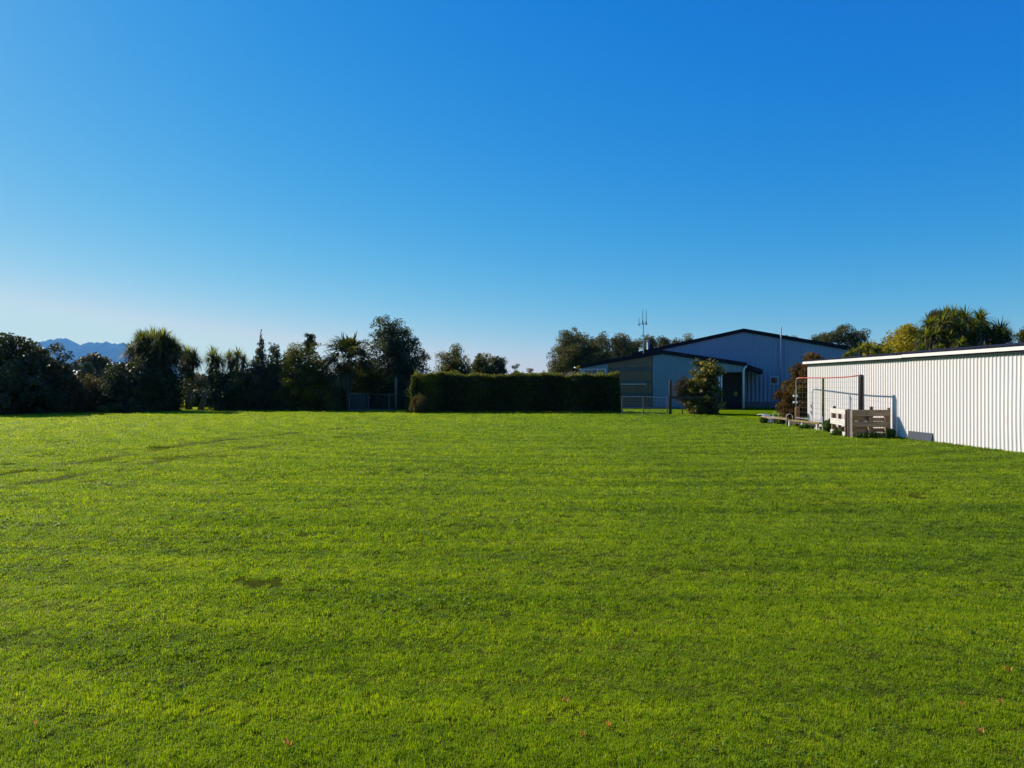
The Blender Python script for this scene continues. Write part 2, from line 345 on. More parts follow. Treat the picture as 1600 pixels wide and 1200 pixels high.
def lawn_points():
    P = []; S = []
    C = 30000.0
    n = 165000
    lo, hi = 2.2, 44.0
    d = lo * (hi / lo) ** rng.random(n)                      # 1/d^2 density in a wedge
    x = rng.uniform(-0.98, 0.98, n) * (d * 0.82 + 1.2)
    keep = (x < 11.55 - (d - 15.7) * 0.044 - 0.02) & (rng.random(n) > bare_at(x, d) * 1.7)
    keep &= ~((d > 38.1) & (x > -6.2) & (x < 6.5))
    x, d = x[keep], d[keep]
    k = np.clip(d / 6.0, 0.55, 4.5)
    hn = 0.85 + 0.25 * np.sin(0.9 * x + 1.7 * d) * np.sin(1.3 * d - 0.5 * x) + 0.28 * np.sin(9.1 * x + 3.3 * d) * np.sin(7.7 * d - 4.1 * x) + rng.normal(0, 0.32, len(x))
    hn = hn + .17 * np.sin(11.5 * d + 1.4 * np.sin(.3 * x) + .5 * x * .1) * np.clip((30 - d) / 12, 0, 1) + .06 * np.sin(2.9 * d - .25 * x + 1.1 * np.sin(.5 * x + 1))
    hgt = np.clip(hn, 0.3, 2.0) * np.clip(0.9 + d / 60, .9, 1.4)
    pts = np.stack([x, d, gz(x, d)], 1)
    scl = np.stack([k, k, hgt * np.clip(k, .9, 1.5) ** 0.5], 1)
    # rank grass where the mower does not reach: along the shed, the hedge and the bin
    m = 1700; sw = rng.uniform(0, 18, m); a = np.array([11.28, 26.06]); u_ = np.array([.0442, -.999]); q = a + u_ * sw[:, None] + np.array([-1., -.04]) * np.abs(rng.normal(.02, .06, m))[:, None]
    m2 = 2600; q2 = np.stack([rng.uniform(-6.2, 6.4, m2), 38.75 - np.abs(rng.normal(0, .12, m2))], 1); q = np.vstack([q, q2])
    e = np.stack([q[:, 0], q[:, 1], np.full(len(q), -.004)], 1); es = np.stack([rng.uniform(.8, 1.3, len(q))] * 2 + [rng.uniform(1.2, 4.2, len(q))], 1)
    return np.vstack([pts, e]), np.vstack([scl, es])
LP, LS = lawn_points()
def track_at(X, Y):
    # two wheel ruts curving over the lawn from the left edge towards the mesh gate
    r = np.zeros_like(X)
    for pts, wd_, st in ((((-60, 752), (60, 731), (150, 719), (260, 701), (360, 687), (450, 678), (560, 668)), .20, .85), (((-40, 770), (90, 748), (200, 729), (300, 713), (400, 699), (520, 685), (640, 672)), .17, .6)):
        G = [(px(a, gd(b)), gd(b)) for a, b in pts]
        for (ax, ay), (bx, by) in zip(G[:-1], G[1:]):
            L2 = (bx - ax) ** 2 + (by - ay) ** 2; t = np.clip(((X - ax) * (bx - ax) + (Y - ay) * (by - ay)) / L2, 0, 1)
            q = np.hypot(X - ax - t * (bx - ax), Y - ay - t * (by - ay)); r = np.maximum(r, st * np.clip(1.5 - q / wd_, 0, 1))
    gate = .5 + .5 * np.sin(1.1 * X + .6 * np.sin(2.3 * Y)) * np.sin(1.7 * Y + 1.9 * X)
    return r * np.clip(gate * 1.5 - .15, .12, 1)
mud = np.clip(np.maximum(bare_at(LP[:, 0], LP[:, 1]), track_at(LP[:, 0], LP[:, 1])), 0, 1)
LS[:, 2] *= 1 - .55 * mud
me = bpy.data.meshes.new('lawn_grass'); me.vertices.add(len(LP)); me.vertices.foreach_set('co', LP.astype(np.float32).ravel())
a_ = me.attributes.new('scl', 'FLOAT_VECTOR', 'POINT'); a_.data.foreach_set('vector', LS.astype(np.float32).ravel())
rot = np.zeros((len(LP), 3)); rot[:, 2] = rng.uniform(0, 6.283, len(LP)); rot[:, 0] = rng.normal(0, .12, len(LP))
a_ = me.attributes.new('rot', 'FLOAT_VECTOR', 'POINT'); a_.data.foreach_set('vector', rot.astype(np.float32).ravel())
a_ = me.attributes.new('idx', 'INT', 'POINT'); a_.data.foreach_set('value', np.where(rng.random(len(LP)) < np.clip((.015 + .07 * (np.sin(1.9 * LP[:, 0] + 1.1 * np.sin(1.3 * LP[:, 1])) * np.sin(2.3 * LP[:, 1] + .7 * LP[:, 0]) - .15)) * (LP[:, 1] < 13), 0, .15), rng.integers(8, 10, len(LP)), rng.integers(0, 8, len(LP))).astype(np.int32))
a_ = me.attributes.new('mud', 'FLOAT', 'POINT'); a_.data.foreach_set('value', mud.astype(np.float32))
grass = bpy.data.objects.new('lawn_grass', me); COL.objects.link(grass)
tag(grass, 'short green grass blades covering the mown lawn', 'grass', kind='stuff')
gn = bpy.data.node_groups.new('lawn_grass', 'GeometryNodeTree')
gn.interface.new_socket('Geometry', in_out='INPUT', socket_type='NodeSocketGeometry'); gn.interface.new_socket('Geometry', in_out='OUTPUT', socket_type='NodeSocketGeometry')
gi = gn.nodes.new('NodeGroupInput'); go = gn.nodes.new('NodeGroupOutput'); ip = gn.nodes.new('GeometryNodeInstanceOnPoints')
ci = gn.nodes.new('GeometryNodeCollectionInfo'); ci.inputs['Collection'].default_value = tufts; ci.inputs['Separate Children'].default_value = True; ci.inputs['Reset Children'].default_value = True
def named(nm, typ):
    n = gn.nodes.new('GeometryNodeInputNamedAttribute'); n.data_type = typ; n.inputs['Name'].default_value = nm; return n.outputs['Attribute']
gn.links.new(gi.outputs[0], ip.inputs['Points']); gn.links.new(ci.outputs[0], ip.inputs['Instance']); ip.inputs['Pick Instance'].default_value = True
gn.links.new(named('idx', 'INT'), ip.inputs['Instance Index']); gn.links.new(named('rot', 'FLOAT_VECTOR'), ip.inputs['Rotation']); gn.links.new(named('scl', 'FLOAT_VECTOR'), ip.inputs['Scale'])
gn.links.new(ip.outputs[0], go.inputs[0])
mod = grass.modifiers.new('grass', 'NODES'); mod.node_group = gn

# ------------------------------------------------------------------ mountains and the air in front of them
HD = 9000.0
def ridge(pxs, nx=420, ny=30):
    xs = np.linspace(-420, 330, nx); tops = np.interp(xs, [p[0] for p in pxs], [p[1] for p in pxs])
    r2 = np.random.default_rng(3)
    for f_, a_ in ((0.05, 1.2), (0.11, 1.1), (0.23, 1.1), (0.5, .8), (0.9, .5)): tops = tops + a_ * np.sin(xs * f_ + r2.uniform(0, 6))
    V = []
    for j in range(ny):
        v = j / (ny - 1)                                     # 0 foot .. 1 crest
        for i, x in enumerate(xs):
            d = HD - 2600 * (1 - v) + 420 * (1 - v) * math.sin(x * 0.11 + 2.2 * v) + 260 * (1 - v) * v * math.sin(x * 0.31 + 5 * v) * 2
            z = (HY - tops[i]) / F * HD * (v ** 1.25) + 40 * math.sin(x * .21 + v * 9) * v * (1 - v) * 3 + 22 * math.sin(x * .47 - v * 6) * v * (1 - v) * 3
            V.append(((x - CX) / F * HD * (0.86 + 0.14 * v) , d, z - 6 * (1 - v)))
    k = np.arange((ny - 1) * nx).reshape(ny - 1, nx)[:, :-1].ravel()
    Q = np.stack([k, k + 1, k + nx + 1, k + nx], 1)
    V = np.array(V)
    back = V[(ny - 1) * nx:].copy(); back[:, 1] += 2500; back[:, 2] = -6
    nb = len(V); V = np.vstack([V, back]); c = np.arange(nx - 1)
    Q = np.vstack([Q, np.stack([(ny - 1) * nx + c, (ny - 1) * nx + c + 1, nb + c + 1, nb + c], 1)])
    return V, Q
RV, RQ = ridge([(-420, 560), (-250, 540), (-60, 545), (20, 540), (58, 534), (72, 532), (84, 534), (95, 528.5), (103, 530), (112, 536), (127, 537.5), (140, 535.5), (150, 533.5), (158, 535), (170, 533), (188, 538), (205, 539), (222, 548), (240, 568), (265, 590), (300, 597), (900, 600)])
hills = mesh_np('hills', RV, RQ, M['hill'], smooth=False)
tag(hills, 'blue mountain range on the horizon at left', 'mountains', kind='structure')
def haze_box():
    z0, z1 = -7.5, 720
    x0, x1, y0, y1 = -14000, 14000, -14000, 14000
    b = MB().box(((x0 + x1) / 2, (y0 + y1) / 2, (z0 + z1) / 2), (x1 - x0, y1 - y0, z1 - z0))
    m, t, out = nodes_of('haze'); v = N(t, 'ShaderNodeVolumePrincipled'); v.inputs['Color'].default_value = (0.12, 0.38, 1.0, 1)
    v.inputs['Density'].default_value = 9.0e-5; v.inputs['Anisotropy'].default_value = 0.1; v.inputs['Absorption Color'].default_value = (1, 1, 1, 1)
    t.links.new(v.outputs[0], out.inputs['Volume'])
    tag(b.build('haze', m), 'thin blue haze over the distant mountains', 'haze', kind='stuff')
haze_box()

# ------------------------------------------------------------------ vegetation builders
def unit(v): return v / (np.linalg.norm(v, axis=-1, keepdims=True) + 1e-9)
def leaves(C, ln, wd, tint, up=0.25, face=None):
    n = len(C); a = unit(rng.normal(size=(n, 3)) + np.array([0, 0, up]))
    if face is not None: a = unit(a + face)
    b = unit(np.cross(a, rng.normal(size=(n, 3)))); s = rng.uniform(0.65, 1.35, (n, 1))
    nrm = np.cross(a, b); bend = nrm * ln * 0.12
    L = a * (ln / 2) * s; W = b * (wd / 2) * s
    V = np.stack([C - L, C + W + bend, C + L, C - W + bend], 1).reshape(-1, 3)
    Q = np.arange(4 * n).reshape(n, 4)
    return V, Q, tint
def clumps(blobs, nc, csz, nl, outer=0.55):
    """blobs: list of (centre, radii). nc clump centres near the crown's skin, nl leaves."""
    vol = np.array([b[1][0] * b[1][1] * b[1][2] for b in blobs]) ** 0.6; vol = vol / vol.sum()
    which = rng.choice(len(blobs), nc, p=vol)
    cen = np.array([blobs[w][0] for w in which], float); rad = np.array([blobs[w][1] for w in which], float)
    u = unit(rng.normal(size=(nc, 3))); r = outer + (1.12 - outer) * rng.random((nc, 1)) ** 0.8
    cc = cen + u * rad * r; cs = csz * rng.uniform(0.4, 1.0, nc) ** 1.3 * 1.45; ct = rng.uniform(0.1, 0.75, nc)
    w = cs ** 2; k = rng.choice(nc, nl, p=w / w.sum())
    q = unit(rng.normal(size=(nl, 3))) * rng.random((nl, 1)) ** 0.5
    P = cc[k] + q * cs[k][:, None] * np.array([1, 1, 0.8])
    T = np.clip(ct[k] + rng.normal(0, 0.17, nl), 0, 1)
    P[:, 2] = np.maximum(P[:, 2], 0.03)
    # big leaves deep inside, so the crown is not see-through
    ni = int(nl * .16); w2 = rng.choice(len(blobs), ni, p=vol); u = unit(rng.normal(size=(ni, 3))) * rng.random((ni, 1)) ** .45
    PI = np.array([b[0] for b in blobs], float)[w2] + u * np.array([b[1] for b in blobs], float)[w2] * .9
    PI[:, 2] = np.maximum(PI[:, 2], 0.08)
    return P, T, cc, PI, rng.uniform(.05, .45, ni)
def limbs(base, targets, r0, trunk_top, lean=(0, 0)):
    b = MB(); base = np.array(base, float); top = np.array(trunk_top, float)
    mid = base * .5 + top * .5 + np.array([rng.normal(0, .08), rng.normal(0, .08), 0])
    b.tube([base - [0, 0, .05], base * .85 + mid * .15, mid, top], [r0 * 1.35, r0, r0 * .8, r0 * .55], 7)
    for tg in targets:
        f = rng.uniform(0.35, 1.0); st = mid * (1 - f) + top * f
        m = st * .45 + np.array(tg) * .55 + np.array([0, 0, .15 * np.linalg.norm(np.array(tg) - st)])
        b.tube([st, m, tg], [r0 * .4, r0 * .25, r0 * .09], 5)
    return b
def tree(name, label, cat, x, ytop, ybot, hw, d, mat, blobs=None, nl=9000, lf=(.11, .05), nc=90, csz=None, group=None, bark='bark', ground_crown=False, outer=.55, up=.25, depth=None, full=None, dens=1.2, fill=None):
    """x, ytop, ybot (crown foot) and hw (half width) in photo pixels at distance d."""
    fill = fill or (2.0 if d < 52 else 1.3)
    if full is None: full = ybot > 636 and ytop < 600 and d < 46
    X = px(x, d); zt = pz(ytop, d); zb = max(0.05, pz(ybot, d)); w = hw / F * d; dp = depth or w
    root = thing(name, label, cat, (X, d, 0), group)
    cz = (zt + zb) / 2; h = (zt - zb) / 2
    if blobs is None: B = [((X, d, cz), (w, dp, h))]
    else: B = [((X + bx * w, d + by * dp, cz + bz * h), (rx * w, ry * dp, rz * h)) for bx, by, bz, rx, ry, rz in blobs]
    csz = csz or 0.22 * min(w, h) + 0.08
    B = [(c, tuple(max(.08, r - csz * .55) for r in rr)) for c, rr in B]
    if full: B += [((X, d, .3 * zt), (w * .98, dp * .95, .36 * zt)), ((X, d, .10 * zt), (w * .95, dp * .9, .14 * zt))]
    P, T, cc, PI, TI = clumps(B, int(nc * 1.5), csz * 1.15, int(nl * dens), outer)
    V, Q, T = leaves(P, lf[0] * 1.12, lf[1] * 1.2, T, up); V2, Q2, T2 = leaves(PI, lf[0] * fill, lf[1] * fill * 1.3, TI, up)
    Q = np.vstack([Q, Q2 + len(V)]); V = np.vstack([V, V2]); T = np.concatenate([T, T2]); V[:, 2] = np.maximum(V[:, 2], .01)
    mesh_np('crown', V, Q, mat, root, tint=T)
    sel = cc[rng.choice(len(cc), min(16, len(cc)), replace=False)]
    limbs((X, d, 0), sel, max(.02, (0.03 if zt > 3.5 else .016) * zt), (X, d, cz + .25 * h)).build('trunk', M[bark], root, smooth=True)
    return root
def swords(center, n, ln, wd, lo=-0.35, droop=0.35, gap=0.0):
    """radiating sword leaves of one cabbage-tree head; returns verts, quads, tint."""
    V = []; Q = []; T = []; c = np.array(center, float)
    for i in range(n):
        z = rng.uniform(lo, 1.0); a = rng.uniform(0, 6.283); r = math.sqrt(max(0, 1 - min(1, z * z)))
        dr = np.array([r * math.cos(a), r * math.sin(a), z]); L = ln * rng.uniform(.75, 1.1)
        sd = np.cross(dr, [0, 0, 1.0]); sd = sd / (np.linalg.norm(sd) + 1e-6) * wd / 2
        p0 = c + dr * .05; p1 = c + dr * L * .55; p2 = c + dr * L + np.array([0, 0, -droop * L * r * rng.uniform(.3, 1.2)])
        n0 = len(V); V += [p0 - sd * .6, p0 + sd * .6, p1 + sd, p1 - sd, p2 + sd * .1, p2 - sd * .1]
        Q += [(n0, n0 + 1, n0 + 2, n0 + 3), (n0 + 3, n0 + 2, n0 + 4, n0 + 5)]
        tv = float(np.clip(rng.normal(.4, .22), 0, 1)); T += [tv, tv]
    return V, Q, T
def merge(parts):
    V = []; Q = []; T = []
    for v, q, t in parts:
        n = len(V); V += list(v); Q += [tuple(i + n for i in f) for f in q]; T += list(t)
    return np.array(V), np.array(Q), np.array(T)
def cabbage(label, base, heads, group, ln=.75, nper=150, skirt=60, r0=.16, name='cabbage_tree', cat='cabbage tree'):
    """base ground point, heads: list of (x, y px, d, scale)."""
    root = thing(name, label, cat, (base[0], base[1], 0), group)
    tr = MB(); b = np.array([base[0], base[1], 0.]); H = [np.append(at(x, y, d), s) for x, y, d, s in heads]
    fork = b + (np.mean([h[:3] for h in H], 0) - b) * .45
    tr.tube([b - [0, 0, .05], b * .6 + fork * .4, fork], [r0 * 1.3, r0, r0 * .9], 8)
    L = []; S = []
    for h in H:
        p = h[:3]; tr.tube([fork, fork * .5 + p * .5 + [0, 0, -.1], p], [r0 * .85, r0 * .65, r0 * .5], 7)
        L.append(swords(p, nper, ln * h[3], .055))
        if skirt: S.append(swords(p - [0, 0, .12], skirt, ln * h[3] * .9, .05, lo=-1.0, droop=.9))
    tr.build('trunk', M['bark_pale'], root, smooth=True)
    V, Q, T = merge(L); mesh_np('crown', V, Q, M['leaf_cord'], root, tint=T)
    if S:
        V, Q, T = merge(S); keep = V[Q].mean(1)[:, 2] > .03; mesh_np('dead_leaf_skirt', V, Q[keep], M['leaf_skirt'], root, tint=T[keep])
    return root

# ------------------------------------------------------------------ left row of trees and shrubs
ROW = 'trees and shrubs along the left side of the lawn'
tree('shrub', 'tall dark glossy shrub at the far left end of the tree row', 'shrub', 22, 512, 652, 84, 37.5, M['leaf_grey'], [(-.3, 0, .05, .75, 1, .95), (.45, 0, -.15, .55, .9, .78), (-.05, -.1, .45, .5, .7, .52), (.05, -.2, -.55, .9, .9, .45)], nl=26000, nc=240, lf=(.12, .07), group=ROW, csz=.3)
tree('shrub', 'dark shrub with brownish top sloping down towards the gap', 'shrub', 88, 548, 648, 40, 38.5, M['leaf_brown'], [(-.2, 0, .1, .8, 1, .9), (.3, 0, -.3, .75, .9, .65)], nl=12000, nc=110, lf=(.09, .045), group=ROW)
tree('shrub', 'low brown-leaved shrub filling the gap below the mountains', 'shrub', 136, 583, 646, 34, 39.5, M['leaf_brown'], [(-.3, 0, 0, .7, 1, .95), (.4, 0, .1, .6, .9, .9)], nl=10000, nc=90, lf=(.08, .04), group=ROW)
tree('shrub', 'shrub with shiny grey-green leaves left of the biggest cabbage tree', 'shrub', 205, 557, 648, 40, 40.0, M['leaf_grey'], [(-.25, 0, .05, .75, 1, .92), (.4, 0, .2, .6, .9, .8), (-.5, -.2, -.6, .5, .8, .4)], nl=15000, nc=130, lf=(.12, .07), group=ROW)
tree('shrub', 'broad dark bush massed under the biggest cabbage tree', 'shrub', 244, 560, 646, 44, 41.0, M['leaf_dark'], [(0, 0, 0, .95, 1, 1), (.2, 0, -.4, .8, 1, .6), (-.1, -.1, .3, .7, .9, .7)], nl=16000, nc=130, lf=(.13, .05), group=ROW)
cabbage('biggest cabbage tree of the left row, with a broad spiky crown', (px(240, 41.6), 41.6), [(218, 542, 41.6, 1.2), (243, 535, 41.3, 1.3), (262, 541, 41.8, 1.2), (228, 552, 41.0, 1.1), (272, 556, 41.4, 1.0), (250, 548, 40.8, 1.2), (214, 558, 41.6, .9), (262, 572, 41.0, 1.0), (240, 566, 40.9, 1.0), (206, 550, 41.4, 1.0), (231, 533, 41.9, 1.15), (255, 531, 41.0, 1.15), (276, 549, 41.8, 1.05), (222, 534, 41.1, 1.1), (268, 543, 41.2, 1.1)], ROW, ln=.88, nper=170, skirt=60, r0=.22)
cabbage('slim upright cabbage tree just right of the biggest one', (px(295, 43.5), 43.5), [(293, 555, 43.5, 1.2), (303, 560, 43.3, 1.1), (288, 570, 43.6, .9), (297, 585, 43.4, .8), (293, 604, 43.5, .6)], ROW, ln=.75, nper=130, skirt=150, r0=.19)
cabbage('cabbage tree with a trunk leaning to the right', (px(313, 43.0), 43.0), [(333, 558, 43, 1.2), (341, 566, 42.8, 1.1), (331, 577, 43.1, .8), (339, 590, 42.9, .7)], ROW, ln=.75, nper=130, skirt=60, r0=.17)
cabbage('yellowish cabbage tree right of the leaning one', (px(365, 43.2), 43.2), [(358, 560, 43.2, 1.0), (371, 557, 43.0, 1.1), (381, 566, 43.4, .9), (364, 572, 43, .8)], ROW, ln=.72, nper=120, skirt=50, r0=.15)
tree('shrub', 'dark leafy bush under the yellowish cabbage tree', 'shrub', 362, 574, 642, 34, 42.5, M['leaf_dark'], [(-.2, 0, 0, .8, 1, .95), (.4, 0, .1, .65, 1, .9)], nl=12000, nc=100, lf=(.11, .06), group=ROW)
tree('shrub', 'slender spire-topped shrub, thinnest of the left row', 'shrub', 408, 513, 642, 20, 42.8, M['leaf_blue'], [(0, 0, -.45, 1.1, 1.5, .58), (0, 0, .05, .7, .9, .4), (-.1, 0, .3, .5, .6, .3), (.05, 0, .45, .42, .5, .25), (0, 0, .6, .34, .4, .2), (.05, 0, .72, .3, .3, .15), (.02, 0, .82, .24, .2, .14), (.04, 0, .91, .18, .2, .1)], nl=9000, nc=150, csz=.16, lf=(.08, .035), group=ROW, up=1.2)
tree('shrub', 'upright loose-leaved shrub right of the slender spire', 'shrub', 431, 529, 642, 18, 43.2, M['leaf_blue'], [(-.1, 0, .35, .75, 1, .62), (.1, 0, -.45, 1, 1.2, .6)], nl=9000, nc=90, csz=.22, lf=(.09, .04), group=ROW, up=.8)
tree('tree', 'broad bushy tree with yellow-green top left of the fan palm', 'tree', 480, 531, 643, 42, 42.5, M['leaf_olive'], [(-.1, 0, .1, .85, 1, .9), (.3, 0, -.2, .75, .9, .75), (-.55, 0, .25, .45, .7, .6), (-.3, 0, -.5, .8, 1, .5)], nl=22000, nc=190, lf=(.09, .05), group=ROW, csz=.28)
tree('shrub', 'thin wispy shoot poking above the broad bushy tree', 'shrub', 484, 519, 560, 9, 44.5, M['leaf_blue'], nl=1200, nc=18, csz=.16, lf=(.09, .04), group=ROW, up=1)
tree('shrub', 'dark undergrowth between the bushy tree and the fan palm', 'shrub', 512, 585, 643, 34, 43.4, M['leaf_dark'], nl=9000, nc=80, lf=(.1, .05), group=ROW)

def fan_palm():
    d = 42.6; X = px(545, d); root = thing('fan_palm', 'fan palm with fringed trunk and drooping fronds in the left row', 'palm', (X, d, 0), ROW)
    hub = at(545, 563, d)
    MB().tube([(X, d, -.05), (X + .05, d, 1.2), tuple(hub)], [.2, .19, .15], 9).build('trunk', M['bark'], root, smooth=True)
    def fronds(n, zlo, zhi, L, name, mat, drop, cl=None):
        V = []; Q = []; T = []
        for i in range(n):
            z = rng.uniform(zlo, zhi); a = rng.uniform(0, 6.283) if cl is None else rng.normal(cl, .7); r = math.sqrt(max(0.02, 1 - z * z))
            dr = np.array([r * math.cos(a), r * math.sin(a), z]); l = L * rng.uniform(.7, 1.1)
            c = hub + dr * l * .6 + np.array([0, 0, -drop * rng.uniform(.2, .7)]); tv = float(np.clip(rng.normal(.4, .2), 0, 1))
            sd = np.cross(dr, [0, 0, 1.]); sd /= np.linalg.norm(sd) + 1e-6; n0 = len(V); w = .012
            V += [hub - sd * w, hub + sd * w, c + sd * w, c - sd * w]; Q.append((n0, n0 + 1, n0 + 2, n0 + 3)); T.append(tv)
            upv = np.cross(sd, dr)
            for k in range(15):
                f = (k / 14 - .5) * 2.5; sdir = dr * math.cos(f) + sd * math.sin(f) + upv * rng.normal(.05, .3)
                sl = l * .52 * (1 - .22 * abs(f) / 1.3); tip = c + sdir * sl + np.array([0, 0, -.22 * sl * rng.uniform(.3, 1.6) - drop * .12]); mid = c + sdir * sl * .55
                ws = np.cross(sdir, upv); ws = ws / (np.linalg.norm(ws) + 1e-6) * .042; n0 = len(V)
                V += [c - ws * .3, c + ws * .3, mid + ws, mid - ws, tip + ws * .1, tip - ws * .1]; Q += [(n0, n0 + 1, n0 + 2, n0 + 3), (n0 + 3, n0 + 2, n0 + 4, n0 + 5)]; T += [tv, tv]
        mesh_np(name, np.array(V), np.array(Q), mat, root, tint=np.array(T))
    fronds(80, -.55, .98, 1.75, 'crown', M['leaf_palm'], .1)
    fronds(22, -.85, -.3, 1.9, 'drooping_frond', M['leaf_palm'], .75, cl=math.pi)
    fronds(12, -.6, -.1, 1.0, 'dead_frond', M['leaf_rust'], .25, cl=math.pi + .5)
fan_palm()
tree('shrub', 'small olive bush at the foot of the fan palm', 'shrub', 527, 590, 643, 22, 42.0, M['leaf_olive'], nl=5000, nc=50, lf=(.1, .05), group=ROW)
tree('tree', 'tallest tree of the left row, dense and dark, right of the fan palm', 'tree', 622, 496, 640, 54, 45.5, M['leaf_blue'], [(-.35, 0, .2, .62, .9, .78), (.3, 0, -.05, .68, .9, .72), (-.2, 0, .5, .35, .6, .48), (.1, 0, -.5, .9, .9, .5), (.05, 0, .35, .5, .7, .55)], nl=32000, nc=270, lf=(.1, .045), csz=.32, group=ROW, depth=2.2, up=.6)
tree('shrub', 'dark bush between the fan palm and the mesh gate', 'shrub', 582, 552, 642, 34, 43.8, M['leaf_olive'], [(-.2, 0, .1, .8, 1, .9), (.3, 0, -.3, .8, 1, .7)], nl=12000, nc=110, lf=(.09, .05), group=ROW)
tree('shrub', 'dark undergrowth behind the mesh gate', 'shrub', 625, 585, 642, 36, 44.5, M['leaf_dark'], nl=10000, nc=80, lf=(.1, .05), group=ROW)
for x, yt, hw, d, lab in ((15, 575, 60, 42.5, 'dark undergrowth behind the far-left shrub'), (110, 592, 45, 43.5, 'low dark undergrowth in the gap below the mountains'), (314, 603, 20, 50.0, 'low dark undergrowth seen between the two cabbage trunks'), (395, 566, 38, 45.5, 'dark undergrowth behind the slender spire-topped shrub'), (440, 556, 36, 46, 'dark undergrowth behind the upright loose-leaved shrub'), (552, 556, 46, 46.5, 'dark undergrowth behind the fan palm')):
    tree('shrub', lab, 'shrub', x, yt, 643, hw, d, M['leaf_dark'], nl=9000, nc=80, lf=(.12, .06), group=ROW, full=True)
# weeds under the left row
tree('weed_clump', 'bright weedy tuft at the foot of the grey-green shrub', 'weeds', 168, 634, 650, 15, 38.6, M['leaf_weed'], nl=1500, nc=24, csz=.12, lf=(.1, .03), up=1.2)
tree('weed_clump', 'yellow-green weeds at the foot of the yellowish cabbage tree', 'weeds', 338, 618, 643, 10, 42.0, M['leaf_weed'], nl=1200, nc=20, csz=.14, lf=(.09, .04), up=1)

# ------------------------------------------------------------------ hedge
def hedge():
    d0, d1, h = 38.8, 40.4, pz(586.5, 38.8); x0, x1 = px(641, d0), px(969, d0)
    root = thing('hedge', 'long clipped dark hedge across the end of the lawn', 'hedge', ((x0 + x1) / 2, (d0 + d1) / 2, 0))
    n = 105000; fr = rng.random(n); P = np.zeros((n, 3)); s = rng.random((n, 3))
    nz_ = lambda x, y: .05 * np.sin(1.7 * x + 2 * y) + .04 * np.sin(4.3 * x + 1 + 3 * y) + .03 * np.sin(9 * x + 5 * y)
    X = x0 + (x1 - x0) * np.where(s[:, 1] < .12, s[:, 0] * .16, s[:, 0]); Y = d0 + (d1 - d0) * s[:, 1]; Z = h * s[:, 2] ** .9; dep = np.abs(rng.normal(0, .11, n))
    Zt = h - .02 + .05 * np.sin(1.3 * X) + .05 * np.sin(3.1 * X + 1) + .03 * np.sin(7.7 * X) + rng.normal(0, .035, n) * (1 + np.clip((-2 - X) / 4, 0, 1))
    fro = fr < .52; top = (fr >= .52) & (fr < .84); lef = (fr >= .84) & (fr < .92); rig = fr >= .92
    rr = 1.7; back = rr - np.sqrt(np.clip(rr ** 2 - np.clip(x0 + rr - X, 0, rr) ** 2, 0, None)); keepf = back < (d1 - d0)
    back = np.minimum(back, d1 - d0 - .1)
    P[fro] = np.stack([X, d0 + back * .95 + nz_(X, Z) * 2.2 + dep * 1.3 + .5 * np.clip(X - x1 + .5, 0, .5) ** 2 * 2 + np.clip(Z - h + .3, 0, .3) * .6, Z], 1)[fro]; Y = np.maximum(Y, d0 + back * .95)
    P[top] = np.stack([X, Y, Zt - dep * .8], 1)[top]
    P[lef] = np.stack([x0 + nz_(Y, Z) * 1.5 + dep, Y, Z], 1)[lef]; P[rig] = np.stack([x1 - nz_(Y, Z) * 1.8 - dep, Y, Z], 1)[rig]
    T = np.clip(rng.normal(.34, .2, n) + top * .28 + .1 * np.sin(2.3 * P[:, 0]) + .35 * np.clip((x0 + 2.0 - P[:, 0]) / 1.5, 0, 1), 0, 1)  # top and left end lighter: sunlight put into the leaf tint
    P[:, 2] = np.maximum(P[:, 2], .03)
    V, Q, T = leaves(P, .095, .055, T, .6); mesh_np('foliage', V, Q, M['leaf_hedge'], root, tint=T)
    m = 5000; xx = x0 + .05 + (x1 - x0 - .1) * rng.random(m); yy = d0 + .02 + (d1 - d0) * rng.random(m) ** 1.6 * .9 + np.clip(x0 + 1.4 - xx, 0, 1.4) ** 2 * .5; left = np.clip((-1.0 - xx) / 4, 0, 1)
    pts = np.stack([xx, yy, h - .02 + .05 * np.sin(1.3 * xx) + .05 * np.sin(3.1 * xx + 1) + .03 * np.sin(7.7 * xx) + rng.uniform(-.02, .10, m) + (.06 + .12 * left) * rng.random(m) ** 3 * (1 + np.sin(5.3 * xx)) + .10 * (np.sin(2.1 * xx) * np.sin(13 * xx) > .55) * rng.random(m)], 1)
    V, Q, T = leaves(pts, .085, .05, np.clip(rng.normal(.72, .2, m), 0, 1), 1.2); tag(mesh_np('new_shoots', V, Q, M['leaf_hedge'], root, tint=T), kind='stuff')  # light tint paints the sunlit top edge
    b = MB().box(((x0 + x1) / 2 + .75, (d0 + d1) / 2, h / 2 - .05), (x1 - x0 - 1.9, d1 - d0 - .95, h - .24)); b.box((x0 + 1.25, d0 + 1.1, h / 2 - .05), (1.6, .6, h - .24)); b.build('twig_mass', M['twig'], root)  # unseen solid core added to stop light passing through the hedge
    for x in np.linspace(x0 + .6, x1 - .6, 12): MB().tube([(x, 39.5, -.05), (x + .05, 39.5, .4), (x, 39.6, 1.2)], [.06, .05, .03], 6).build('stem', M['bark'], root)
hedge()
BH = 'trees showing above the hedge'
tree('shrub', 'loose yellowish shrub spilling round the left end of the hedge', 'shrub', 656, 590, 646, 22, 39.5, M['leaf_hedge'], [(.1, .2, 0, .9, 1, .95), (-.3, 0, .2, .6, .8, .7)], nl=8000, nc=80, lf=(.085, .05))
tree('tussock', 'reddish grassy tussock at the left foot of the hedge', 'tussock', 655, 619, 646, 14, 38.3, M['leaf_brown'], nl=3000, nc=60, csz=.12, lf=(.36, .014), up=2.2, outer=.3)
